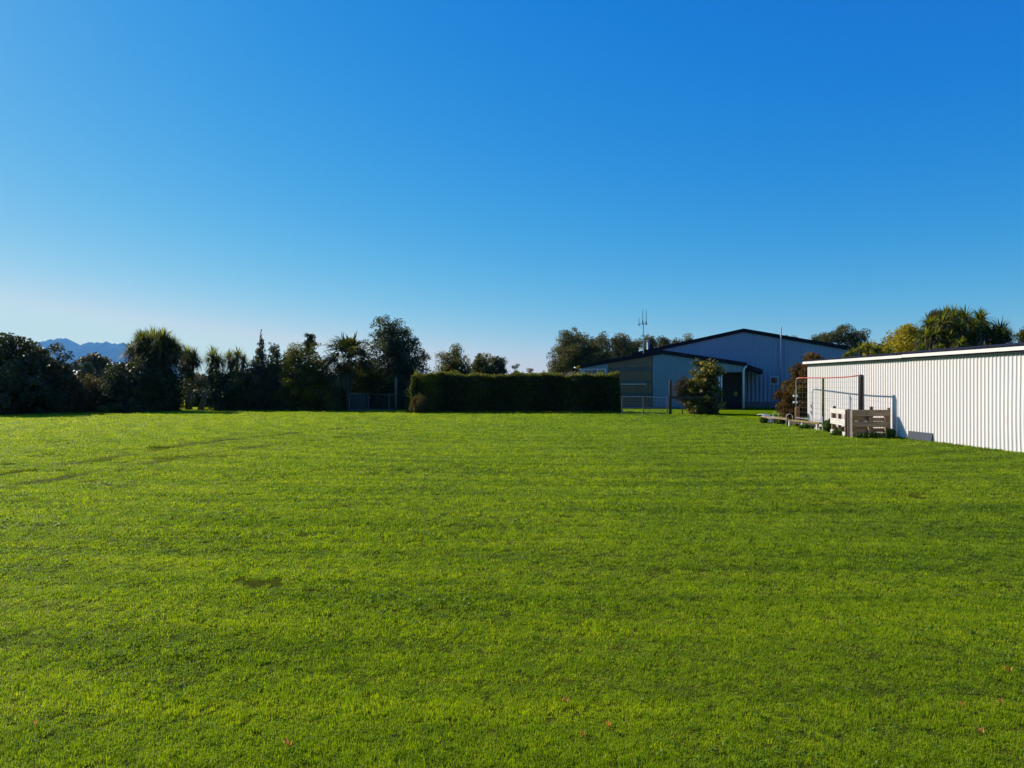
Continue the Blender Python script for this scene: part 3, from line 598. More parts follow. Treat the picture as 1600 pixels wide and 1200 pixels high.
tree('tree', 'rounded dense tree above the left part of the hedge', 'tree', 710, 540, 640, 31, 47, M['leaf_olive'], [(0, 0, .2, .95, 1, .8), (0, 0, -.3, 1, 1, .7)], nl=14000, nc=120, lf=(.09, .045), group=BH)
tree('tree', 'looser tree right of the rounded one above the hedge', 'tree', 750, 543, 640, 22, 48, M['leaf_olive'], [(0, 0, .15, .8, 1, .8), (-.3, 0, -.3, .9, 1, .7), (.5, 0, .1, .45, .6, .4)], nl=9000, nc=80, csz=.25, lf=(.1, .05), group=BH)
tree('tree', 'small dark leaning tree above the middle of the hedge', 'tree', 776, 550, 640, 19, 49, M['leaf_blue'], [(0, 0, .3, .9, 1, .68), (.3, 0, -.2, .8, .9, .6)], nl=8000, nc=80, csz=.24, lf=(.1, .045), group=BH)
tree('shrub', 'thin twiggy bush top above the hedge, left of the two', 'shrub', 806, 567, 640, 8, 48, M['leaf_blue'], nl=900, nc=22, csz=.12, lf=(.09, .04), group=BH)
tree('shrub', 'low twiggy bush top above the hedge, right of the two', 'shrub', 828, 574, 640, 17, 50, M['leaf_brown'], nl=2600, nc=40, csz=.15, lf=(.09, .04), group=BH)
tree('shrub', 'yellow-leaved shoot above the hedge beside the pale end wall', 'shrub', 902, 571, 640, 9, 44.5, M['leaf_gold'], nl=1600, nc=24, csz=.14, lf=(.12, .06), group=BH)

# ------------------------------------------------------------------ trees behind the buildings
BB = 'trees rising behind the metal buildings'
tree('tree', 'large spreading tree left of the metal building', 'tree', 910, 510, 600, 54, 60, M['leaf_gum'], [(-.1, 0, .2, .7, 1, .78), (.45, 0, .15, .5, .8, .75), (-.6, 0, -.35, .42, .7, .5), (.1, 0, -.3, .85, 1, .6), (-.35, 0, .1, .5, .7, .6)], nl=26000, nc=150, csz=.45, lf=(.13, .055), group=BB, bark='bark_pale', outer=.35)
for i, (x, yt, hw, lab) in enumerate(((968, 520, 22, 'tree with rounded top next to the large spreading tree'), (990, 527, 16, 'low tree just left of the antenna mast'), (1014, 521, 15, 'tree right behind the antenna mast'),
                                     (1036, 522, 14, 'tree first right of the antenna mast above the roof'), (1055, 524, 12, 'small tree top above the roof, second right of the antenna'), (1076, 522, 15, 'tree top at the barn roof slope, farthest right of the antenna'))):
    tree('tree', lab, 'tree', x, yt, 600, hw, 66 + 2 * (i % 3), M['leaf_gum'], [(0, 0, .45, .9, 1, .52), (.2, 0, -.1, .9, 1, .6), (-.2, 0, -.5, 1, 1, .5)], nl=9000, nc=46, csz=.5, lf=(.14, .06), group=BB, bark='bark_pale')
tree('tree', 'dark tree top just over the right roof slope beside the pole', 'tree', 1228, 518, 600, 20, 72, M['leaf_blue'], nl=5000, nc=40, csz=.5, lf=(.15, .06), group=BB)
tree('tree', 'tree top over the barn roof, between pole and layered tree', 'tree', 1244, 520, 600, 14, 75, M['leaf_blue'], nl=4000, nc=40, csz=.5, lf=(.15, .06), group=BB)
tree('tree', 'tree with layered open canopy above the right end of the barn roof', 'tree', 1316, 507, 590, 46, 68, M['leaf_gum'], [(-.75, 0, .45, .26, .6, .2), (-.38, 0, .45, .26, .6, .36), (.02, 0, .55, .32, .6, .42), (.5, 0, .45, .36, .6, .42), (.85, 0, .2, .16, .5, .2), (0, 0, -.35, .75, .8, .5), (.3, 0, 0, .4, .7, .4)], nl=13000, nc=100, csz=.42, lf=(.14, .055), group=BB, bark='bark_pale')

# ------------------------------------------------------------------ corrugated sheet
def corrugated(P0, u, n, s0, s1, zb, zt, pitch, dep, rib=(.62, .70, .90, .98), wob=None, rows=1):
    """P0 plan point, u along, n outward; zb, zt functions of s. Trapezoid ribs."""
    P0, u, n = (np.array(a, float) for a in (P0, u, n)); S = [(s0, 0)]
    k = math.floor(s0 / pitch)
    while k * pitch < s1:
        for f, h in zip(rib, (0, dep, dep, 0)):
            s = (k + f) * pitch
            if s0 < s < s1: S.append((s, h))
        k += 1
    S.append((s1, 0)); V = []; m = len(S)
    for j in range(rows + 1):
        v = j / rows
        for s, h in S:
            off = h + (wob(s, v) if wob else 0)
            p = P0 + u * s + n * off; V.append((p[0], p[1], zb(s) * (1 - v) + zt(s) * v))
    Q = [(j * m + i, j * m + i + 1, (j + 1) * m + i + 1, (j + 1) * m + i) for j in range(rows) for i in range(m - 1)]
    return np.array(V), np.array(Q)

# ------------------------------------------------------------------ white shed on the right
SA, SB = np.array([11.28, 26.06]), np.array([11.74, 15.66])          # wall line, far corner and right picture edge
su = (SB - SA) / np.linalg.norm(SB - SA); sn = np.array([su[1], -su[0]]);                # along (towards the camera), outward (to the lawn)
if sn[0] > 0: sn = -sn
SLEN, EH, SW = 19.0, 2.36, 6.5
def sp(s, o=0.0): return SA + su * s + sn * o
def white_shed():
    root = thing('white_shed', 'long low white corrugated metal shed on the right', 'shed', (*(SA + su * SLEN / 2 - sn * SW / 2), 0))
    def wob(s, v): return .018 * math.exp(-((s - 10.6) / .9) ** 2) * math.sin(v * math.pi) * (1 - v) * 2
    V, Q = corrugated(SA, su, sn, 0, SLEN, lambda s: .02, lambda s: EH, .126, .014, rib=(.66, .74, .94, .965), wob=wob, rows=8); mesh_np('wall', V, Q, M['white_metal'], root)
    for s in (0.0, SLEN):                                            # end walls
        V, Q = corrugated(sp(s), -sn, su * (1 if s else -1), 0, SW, lambda q: .02, lambda q: EH + .1 + q * .084, .126, .02); mesh_np('end_wall', V, Q, M['white_metal'], root)
    V, Q = corrugated(sp(0, -SW), su, -sn, 0, SLEN, lambda s: .02, lambda s: EH + .1 + SW * .084 - .02, .126, .02); mesh_np('rear_wall', V, Q, M['white_metal'], root)
    # roof, one slope rising away from the lawn, ribbed
    b = MB(); z0 = EH + .135
    def rp(s, o): p = sp(s, -o); return (p[0], p[1], z0 + (o + .1) * .084)
    L = []; k = 0
    s = -.15
    while s < SLEN + .15: L += [(s, 0), (s + .17, 0), (s + .185, .03), (s + .215, .03)]; s += .23
    Vv = []
    for o in (-.13, SW + .15):
        for s_, h in L: p = rp(s_, o); Vv.append((p[0], p[1], p[2] + h))
    m = len(L); mesh_np('roof', np.array(Vv), np.array([(i, i + 1, m + i + 1, m + i) for i in range(m - 1)]), M['roof_dark'], root)
    for s0, s1, dz0, dz1 in ((-.12, 6.05, 0, -.004), (6.06, SLEN + .1, .006, 0)):               # two gutter lengths
        b = MB(); a, c = sp(s0, .14), sp(s1, .14); a2, c2 = sp(s0, .03), sp(s1, .03); zt, zb = EH + .112, EH + .024
        b.add([(a[0], a[1], zb + dz0), (c[0], c[1], zb + dz1), (c[0], c[1], zt + dz1), (a[0], a[1], zt + dz0), (a2[0], a2[1], zb + .02), (c2[0], c2[1], zb + .02), (c2[0], c2[1], zt - .01), (a2[0], a2[1], zt - .01)],
              [(0, 1, 2, 3), (4, 7, 6, 5), (0, 4, 5, 1), (3, 2, 6, 7), (0, 3, 7, 4), (1, 5, 6, 2)]); b.build('gutter', M['white_trim'], root)
    b = MB(); c0 = sp(SLEN / 2, .026 + .002); b.box((c0[0], c0[1], EH - .035), (SLEN, .006, .06), ax=(*su, 0), ay=(*sn, 0)); b.build('eave_flashing', M['soffit'], root)
    c0 = sp(SLEN / 2, -.06); MB().box((c0[0], c0[1], .0), (SLEN, .10, .10), ax=(*su, 0), ay=(*sn, 0)).build('footing', M['concrete'], root)
white_shed()
# low dark slab standing in for a cast shadow at the foot of the shed wall
c0 = sp(6.75, .045); tag(MB().box((c0[0], c0[1], .13), (1.05, .02, .26), ax=(*su, 0), ay=(*(sn * .98), .2), az=(*(-sn * .2), .98)).build('leaning_board', M['blue_board'], None, origin=(c0[0], c0[1], 0)), 'low blue-grey board against the foot of the white shed', 'board')

# ------------------------------------------------------------------ metal buildings
BA = math.radians(18.0); bu = np.array([math.cos(BA), -math.sin(BA)]); bn = np.array([-math.sin(BA), -math.cos(BA)])      # along, outward (to the camera)
P0 = np.array([9.5, 46.1]); BACK = 4.2; P1 = P0 - bn * BACK
def fs(x, P=P0):                                                    # photo column -> distance along a facade
    t = (x - CX) / F; return (t * P[1] - P[0]) / (bu[0] - t * bu[1])
def fz(x, y, P=P0): s = fs(x, P); Y = P[1] + bu[1] * s; return pz(y, Y)
def bx3(P, s, o=0): q = P + bu * s + bn * o; return q
def slab(P, s0, z0, s1, z1, th, o0, o1):                             # roof plane between two ridge/eave lines, from o0 (front) to o1 (back)
    V = []
    for o in (o0, o1):
        for s, z in ((s0, z0), (s1, z1)):
            q = bx3(P, s, o); V += [(q[0], q[1], z), (q[0], q[1], z - th)]
    return V, [(0, 2, 6, 4), (1, 5, 7, 3), (0, 1, 3, 2), (4, 6, 7, 5), (0, 4, 5, 1), (2, 3, 7, 6)]
def board(P, s0, z0, s1, z1, h, o, th):
    V = []
    for oo in (o, o + th):
        for s, z in ((s0, z0), (s1, z1)):
            q = bx3(P, s, oo); V += [(q[0], q[1], z), (q[0], q[1], z - h)]
    return V, [(0, 2, 6, 4), (1, 5, 7, 3), (0, 1, 3, 2), (4, 6, 7, 5), (0, 4, 5, 1), (2, 3, 7, 6)]
def rect(P, s0, s1, z0, z1, o, th):
    q = bx3(P, (s0 + s1) / 2, o + th / 2); return MB().box((q[0], q[1], (z0 + z1) / 2), (abs(s1 - s0), th, z1 - z0), ax=(*bu, 0), ay=(*bn, 0))
def metal_barn():
    sa, za = fs(1162, P1), fz(1162, 516, P1); sl = .205; hw = 7.6
    top = lambda s: za - sl * abs(s - sa); e0, e1 = sa - hw, sa + hw
    root = thing('metal_barn', 'large gabled metal barn with dark roof trim, behind the lower building', 'barn', (*bx3(P1, sa, -6), 0))
    V, Q = [], []
    for a, b_ in ((e0, sa), (sa, e1)):
        v, q = corrugated(P1, bu, bn, a, b_, lambda s: .38, lambda s: top(s) - .02, .27, .03, rib=(.70, .76, .9, .96)); n = len(V); V += list(v); Q += [tuple(i + n for i in f) for f in q]
    mesh_np('gable_wall', np.array(V), np.array(Q), M['barn_blue'], root)
    rect(P1, e0, e1, -.05, .38, -.05, .09).build('plinth', M['concrete'], root)
    for s in (e0, e1): q = bx3(P1, s, -6.5); MB().box((q[0], q[1], top(e0) / 2), (.05, 13, top(e0)), ax=(*bu, 0), ay=(*bn, 0)).build('side_wall', M['barn_blue'], root)
    rect(P1, e0, e1, 0, top(e0), -13.05, .05).build('rear_wall', M['barn_blue'], root)
    for s in (e0 - .25, e1 + .25):
        v, f = slab(P1, s, top(s) + .06, sa, za + .06, .05, .0, -13.2); MB().add(v, f).build('roof', M['roof_dark'], root)
        v, f = board(P1, s, top(s) + .12, sa, za + .12, .26, .05, .05); MB().add(v, f).build('barge_board', M['fascia'], root)
    s0, s1, z0, z1 = fs(1203.5, P1), fs(1216.5, P1), fz(1210, 600.5, P1), fz(1210, 588.5, P1)
    w = rect(P1, s0, s1, z0, z1, .032, .03).build('window', M['white_trim'], root)
    rect(P1, s0 + .05, s1 - .05, z0 + .05, z1 - .05, .062, .006).build('pane', M['glass'], w)
    s0 = fs(1220, P1); q = bx3(P1, s0, .15); MB().tube([(q[0], q[1], .02), (q[0], q[1], fz(1220, 512, P1))], .05, 8).build('pole', M['barn_blue'], root, smooth=True)
    for zz in (1.5, 3.4): rect(P1, s0 - .1, s0 + .1, zz, zz + .04, .03, .1).build('pole_bracket', M['steel'], root)
metal_barn()
def front_building():
    sL, sR, sa = fs(905), fs(1164), fs(1035); ze, za = 2.92, fz(1035, 550); sl = (za - ze) / (sR - sa)
    top = lambda s: za - sl * abs(s - sa)
    root = thing('front_building', 'lower gabled metal building with brown panel and open doorway', 'building', (*bx3(P0, sa, -2), 0))
    def wall(name, a, b_, zb, zt, mat, pitch=.27, dep=.028, o=0):
        cuts = [a] + ([sa] if a < sa < b_ else []) + [b_]; V = []; Q = []
        for i in range(len(cuts) - 1):
            v, q = corrugated(P0 + bn * o, bu, bn, cuts[i], cuts[i + 1], zb, zt, pitch, dep, rib=(.70, .76, .9, .96)); n = len(V); V += list(v); Q += [tuple(k + n for k in f) for f in q]
        return mesh_np(name, np.array(V), np.array(Q), mat, root)
    t1, t2, d1, d2 = fs(950), fs(1020), fs(1128), fs(1159.5)
    dz = fz(1145, 581.5)
    wall('wall_panel', sL, t1 - .01, lambda s: .12, lambda s: top(s) - .02, M['barn_pale'])
    wall('brown_wall_panel', t1, t2, lambda s: .12, lambda s: top(s) - .02, M['barn_taupe'], pitch=.2, dep=.035, o=-.06)
    wall('wall_panel', t2 + .01, d1, lambda s: .12, lambda s: top(s) - .02, M['barn_pale'])
    wall('wall_panel', d1, sR, lambda s: dz, lambda s: top(s) - .02, M['barn_pale'])
    wall('wall_panel', d2, sR, lambda s: .12, lambda s: dz, M['barn_pale'])
    rect(P0, sL, d1, -.05, .12, -.08, .1).build('plinth', M['concrete'], root)
    for y, hh in ((577, .12), (597, .10), (615.5, .10)): z = fz(985, y); rect(P0, t1 + .05, t2 - .05, z - hh, z + hh, -.024, .012).build('girt', M['girt'], root)  # dark front strips paint the soft shadows of girts behind the sheet
    z = fz(985, 600.2); rect(P0, fs(970), fs(1010), z - .02, z + .02, -.008, .02).build('pale_batten', M['white_trim'], root)
    # open doorway: near-black walls and backing paint its unlit depth; a yellow notice
    rect(P0, d1 - .06, d1 + .02, .02, dz, -.1, .14).build('door_post', M['white_trim'], root)
    s = fs(1124); rect(P0, s - .03, s + .03, .02, dz + .05, .03, .05).build('door_post', M['white_trim'], root)
    for ss in (sL, d1 - .02, sR): q = bx3(P0, ss, -BACK / 2 - .05); MB().box((q[0], q[1], ze / 2), (.04, BACK - .25, ze - .05), ax=(*bu, 0), ay=(*bn, 0)).build('side_wall', M['dark_door'] if ss != sL else M['barn_pale'], root)
    rect(P0, d1 + .02, d2, .02, dz, -1.5, .05).build('door', M['dark_door'], root)
    s, z = fs(1149.5), fz(1149, 615.5); rect(P0, s - .11, s + .11, z - .13, z + .13, -1.44, .02).build('yellow_notice', M['yellow'], root)
    # roof and trim
    for ss in (sL - .45, sR + .12):
        v, f = slab(P0, ss, top(ss) + .06, sa, za + .06, .05, .0, -BACK + .08); MB().add(v, f).build('roof', M['roof_dark'], root)
        v, f = board(P0, ss, top(ss) + .13, sa, za + .13, .27, .05, .06); MB().add(v, f).build('barge_board', M['fascia'], root)
    # side awning that runs back to the barn
    a0, a1 = sR + .14, fs(1190, P0 - bn * 2.0); V, f = slab(P0 - bn * .1, a0, ze - .02, a1, ze - .34, .28, 0, -BACK + .3); MB().add(V, f).build('awning', M['fascia'], root)
    # downpipes
    q = bx3(P0, fs(1162), .1); MB().tube([(*(bx3(P0, sR + .1, .16)), ze - .1), (*(bx3(P0, fs(1162.5), .1)), ze - .32), (q[0], q[1], ze - .4), (q[0], q[1], .02)], .055, 8).build('downpipe', M['white_trim'], root, smooth=True)
    q = bx3(P0, fs(909.5), .1); MB().tube([(*(bx3(P0, sL - .35, .1)), ze - .12), (*(bx3(P0, fs(909), .1)), ze - .28), (q[0], q[1], ze - .35), (q[0], q[1], .02)], .05, 8).build('downpipe', M['white_trim'], root, smooth=True)
    s0, s1, z0, z1 = fs(912), fs(946.5), fz(930, 592), fz(930, 576.5)
    w = rect(P0, s0, s1, z0, z1, .03, .04).build('window', M['white_trim'], root)
    m = fs(934); rect(P0, s0 + .05, m - .03, z0 + .05, z1 - .05, .07, .006).build('pane', M['glass'], w); rect(P0, m + .03, s1 - .05, z0 + .05, z1 - .05, .07, .006).build('pane', M['glass'], w)
front_building()
def antenna():
    d = 49.6; X = px(1005.5, d); zr = pz(551, d)
    root = thing('antenna_mast', 'thin antenna mast with cross arm and whip aerials above the roofs', 'antenna', (X, d, 0))
    MB().tube([(X, d, 0), (X, d, pz(506, d))], .035, 6).build('mast', M['steel'], root)
    a, b = at(998.5, 507, d), at(1009.5, 505.5, d); MB().tube([a, b], .022, 5).build('cross_arm', M['steel'], root)
    for x, y0, y1 in ((998.5, 509, 496), (1004.3, 507, 482.5), (1009.7, 508, 484)):
        c = at(x, y0, d); e = at(x, y1, d); m = c * .75 + e * .25
        MB().tube([c, m, m, e], [.045, .045, .02, .014], 5).build('whip_aerial', M['girt'], root)
    for y in (540, 556): p = at(1005.5, y, d); MB().box(p, (.3, .08, .06)).build('bracket', M['steel'], root)
antenna()
def chimney():
    d = 55.5; X = px(1012.5, d); b = MB().tube([(X, d, 0), (X, d, pz(533.5, d))], .10, 10); b.tube([(X, d, pz(533.5, d)), (X, d, pz(532, d))], .15, 10)
    tag(b.build('flue_pipe', M['barn_blue'], None, origin=(X, d, 0), smooth=True), 'short metal flue pipe behind the antenna mast', 'flue')
chimney()
def far_hut():
    d = 62; X0, X1 = px(846, d), px(896, d); zr = pz(572, d); ze = pz(585, d); root = thing('cottage', 'small cottage with low dark tiled roof behind the hedge', 'cottage', ((X0 + X1) / 2, d, 0))
    MB().box(((X0 + X1) / 2 + 1.2, d + 2, ze / 2), (X1 - X0 + 2, 4, ze)).build('wall', M['cream_wall'], root)
    MB().add([(X0 - .3, d - .4, ze - .1), (X1 + 3, d - .4, ze - .1), (X1 + 3, d + 2, zr), (X0 + 2.6, d + 2, zr), (X1 + 3, d + 4.4, ze - .1), (X0 - .3, d + 4.4, ze - .1)], [(0, 1, 2, 3), (3, 2, 4, 5), (0, 3, 5), (0, 5, 4, 1), (1, 4, 2)]).build('roof', M['tile_roof'], root)
    for k in range(2):
        xx = X0 + 1.6 + 1.7 * k; w = MB().box((xx, d - .02, 1.5), (.9, .06, 1.0)).build('window', M['white_trim'], root); MB().box((xx, d - .06, 1.5), (.8, .02, .9)).build('pane', M['glass'], w)
far_hut()

# ------------------------------------------------------------------ mesh gate and posts in front of the left row
def mesh_gate():
    d = gd(642.2); X = px(590, d); root = thing('mesh_gate', 'wide low mesh gate with grey frame between tall posts, left of the hedge', 'gate', (X, d, 0))
    zt = pz(615, d); zb = .08
    for x in (546, 575.5, 608): MB().tube([(px(x, d), d, zb), (px(x, d), d, zt)], .035, 6).build('upright', M['rail_grey'], root)
    MB().tube([(px(546, d), d, zt - .1), (px(549, d), d, zt), (px(615.5, d), d, zt - .07)], .035, 6).build('top_rail', M['rail_grey'], root)
    MB().tube([(px(546, d), d, zb), (px(615.5, d), d, zb)], .03, 6).build('bottom_rail', M['rail_grey'], root)
    b = MB()
    for k in range(7): z = zb + (zt - .1 - zb) * (k + 1) / 8; b.tube([(px(546, d), d - .03, z), (px(615.5, d), d - .03, z)], .004, 4, False)
    for x in np.linspace(547, 615, 24): b.tube([(px(x, d), d - .03, zb), (px(x, d), d - .03, zt - .08)], .004, 4, False)
    b.build('wire_mesh', M['wire_dark'], root)
    MB().box((px(559, d), d + .06, .58), (px(573, d) - px(547, d), .02, .9)).build('green_net', M['net_green'], root)
mesh_gate()
d = gd(642.2)
for x, y, r, lab in ((543, 590, .075, 'tall round timber post at the left end of the mesh gate'), (618.5, 590, .075, 'tall round timber post at the right end of the mesh gate')):
    X = px(x, d); z = pz(y, d); o = MB().tube([(X, d, -.1), (X + .01, d, z - .02), (X + .01, d, z)], [r, r * .95, r * .8], 10).build('fence_post', M['timber_dark' if x < 600 else 'rail_grey'], None, origin=(X, d, 0), smooth=True); tag(o, lab, 'post', 'posts of the mesh gate')
def side_panel():
    root = thing('wire_fence', 'narrow tall wire fence panel between the gate post and the hedge', 'fence', (px(630, d), d, 0)); dd = d - .1
    MB().tube([(px(641, dd), dd, -.1), (px(641, dd), dd, pz(606, dd))], .06, 8).build('post', M['timber_dark'], root)
    MB().tube([(px(620, dd), dd, pz(617, dd)), (px(641, dd), dd, pz(618.5, dd))], .03, 6).build('rail', M['timber_dark'], root)
    b = MB()
    for k in range(12): z = .1 + k * .16; b.tube([(px(620, dd), dd, z), (px(641, dd), dd, z)], .003, 4, False)
    for k in range(6): x = px(622 + 3.4 * k, dd); b.tube([(x, dd, .05), (x, dd, 1.9)], .003, 4, False)
    b.build('wire_mesh', M['wire_dark'], root)
side_panel()

# ------------------------------------------------------------------ fence right of the hedge
def right_fence():
    d = gd(648); root = thing('pipe_fence', 'thin pipe-and-wire fence between the hedge and the thick timber post', 'fence', (px(1005, d), d, 0))
    for x in (972, 1005.3, 1043): X = px(x, d); MB().tube([(X, d, -.05), (X, d, pz(620, d))], .03, 6).build('post', M['rail_grey'], root)
    MB().tube([(px(972, d), d, pz(620, d)), (px(1005.3, d), d, pz(619.8, d)), (px(1043, d), d, pz(621.5, d))], .016, 5).build('top_rail', M['steel'], root)
    b = MB()
    for k in range(6): z = .12 + k * .13; b.tube([(px(972, d), d, z), (px(1043, d), d, z)], .003, 4, False)
    b.build('wire', M['steel'], root)
    r2 = thing('rail_fence', 'thick dark timber post with one rail, beside the variegated bush', 'fence', (px(1047, d), d, 0)); X = px(1047.3, d)
    MB().tube([(X, d, -.1), (X, d, 1.82), (X, d, 1.86)], [.075, .07, .055], 10).build('post', M['timber_dark'], r2, smooth=True)
    X2 = px(1119, d); MB().tube([(X2, d, -.1), (X2, d, 1.2)], .07, 10).build('post', M['timber_dark'], r2, smooth=True)
    z = pz(621, d); MB().box(((X + X2) / 2, d - .09, z), (X2 - X + .2, .05, .13)).build('rail', M['timber_dark'], r2)
right_fence()
tree('shrub', 'variegated bush with yellow and pink leaves in front of the building', 'shrub', 1095, 560, 648, 33, gd(648) + .9, M['leaf_vari'], [(.3, 0, .48, .68, .9, .54), (.55, 0, .35, .4, .7, .5), (-.1, 0, -.1, .85, 1, .7), (.45, 0, -.3, .55, .9, .7), (.1, -.1, -.6, .9, .9, .42)], nl=10000, nc=110, csz=.24, lf=(.12, .065), outer=.4, fill=1.4)
tree('shrub', 'bare grey twiggy bush left of the variegated bush', 'shrub', 1066, 588, 630, 14, gd(648) + .7, M['leaf_skirt'], nl=2600, nc=50, csz=.2, lf=(.14, .012), up=.5)
tree('shrub', 'dark lower bush right of the variegated bush by the doorway', 'shrub', 1112, 584, 648, 13, gd(648) + 1.2, M['leaf_dark'], nl=5000, nc=50, csz=.25, lf=(.1, .05))
# conifer beside the shed
M['leaf_conifer2'] = foliage('leaf_conifer2', ((0.062, 0.030, 0.013), (0.125, 0.069, 0.018), (0.112, 0.125, 0.022)), 0.3, rough=0.7)
tree('conifer', 'rusty orange-green conifer leaning at the corner of the white shed', 'conifer', 1250, 548, 655, 37, 31.0, M['leaf_conifer2'], [(-.15, 0, -.55, .85, .9, .5), (.1, 0, -.1, .78, .9, .55), (.35, 0, .3, .62, .8, .5), (.55, 0, .62, .42, .6, .36), (-.45, 0, -.75, .5, .6, .3)], nl=16000, nc=150, csz=.2, lf=(.13, .04), up=1.4, full=False, dens=1.3)

# ------------------------------------------------------------------ red-topped mesh gate by the shed
def red_gate():
    A3, B3 = np.array([px(1243.5, 26.0), 26.0]), np.array([px(1343, 21.15), 21.15]); zt, zb = 1.85, .34
    root = thing('wire_gate', 'wire mesh gate with red top pipe standing along the white shed', 'gate', (*((A3 + B3) / 2), 0))
    u = (B3 - A3) / np.linalg.norm(B3 - A3); L = np.linalg.norm(B3 - A3)
    g = lambda s, z, o=0: (*(A3 + u * s + np.array([-u[1], u[0]]) * o), z)
    MB().tube([g(.28, zt), g(1.2, zt - .005), g(2.6, zt - .02), g(3.8, zt - .01), g(L, zt + .03)], .02, 8).build('top_pipe', M['red_pipe'], root, smooth=True)
    MB().tube([g(0, zb), g(0, zt - .14), g(.06, zt - .03), g(.28, zt)], .014, 8).build('end_pipe', M['steel'], root, smooth=True)
    MB().tube([g(0, zb), g(L, zb)], .016, 6).build('bottom_pipe', M['steel'], root)
    b = MB()
    for k in range(8): z = zb + .05 + k * .185; b.tube([g(0, z), g(L, z)], .0022, 4, False)
    for k in range(1, 9): b.tube([g(k * .3, zb), g(k * .3, zt)], .0022, 4, False)
    b.build('wire_mesh', M['rail_grey'], root)
    for z in (1.17, .93): MB().box(g(-.05, z), (.16, .05, .06)).build('latch', M['white_plastic'], root)
    MB().tube([g(.03, .85), g(.03, 1.4)], .012, 6).build('latch_bar', M['steel'], root)
red_gate()
X, Y = px(1245.5, 26.2), 26.2; tag(MB().tube([(X, Y, -.1), (X, Y, .72), (X, Y, .75)], [.09, .085, .06], 9).build('stub_post', M['rust'], None, origin=(X, Y, 0), smooth=True), 'short rusty-brown stub post at the far end of the wire gate', 'post')
X, Y = px(1286, 23.5) , 23.5; tag(MB().tube([(X, Y, -.1), (X, Y, 1.80), (X, Y, 1.83)], [.05, .046, .035], 9).build('gate_post', M['timber_moss'], None, origin=(X, Y, 0), smooth=True), 'slim mossy green post in the middle of the wire gate', 'post')
X, Y = px(1345.5, 21.05), 21.05; tag(MB().tube([(X, Y, -.1), (X, Y, 1.83), (X + .02, Y, 1.9)], [.085, .08, .06], 10).build('gate_post', M['timber_dark'], None, origin=(X, Y, 0), smooth=True), 'thick dark timber post at the near end of the wire gate', 'post')

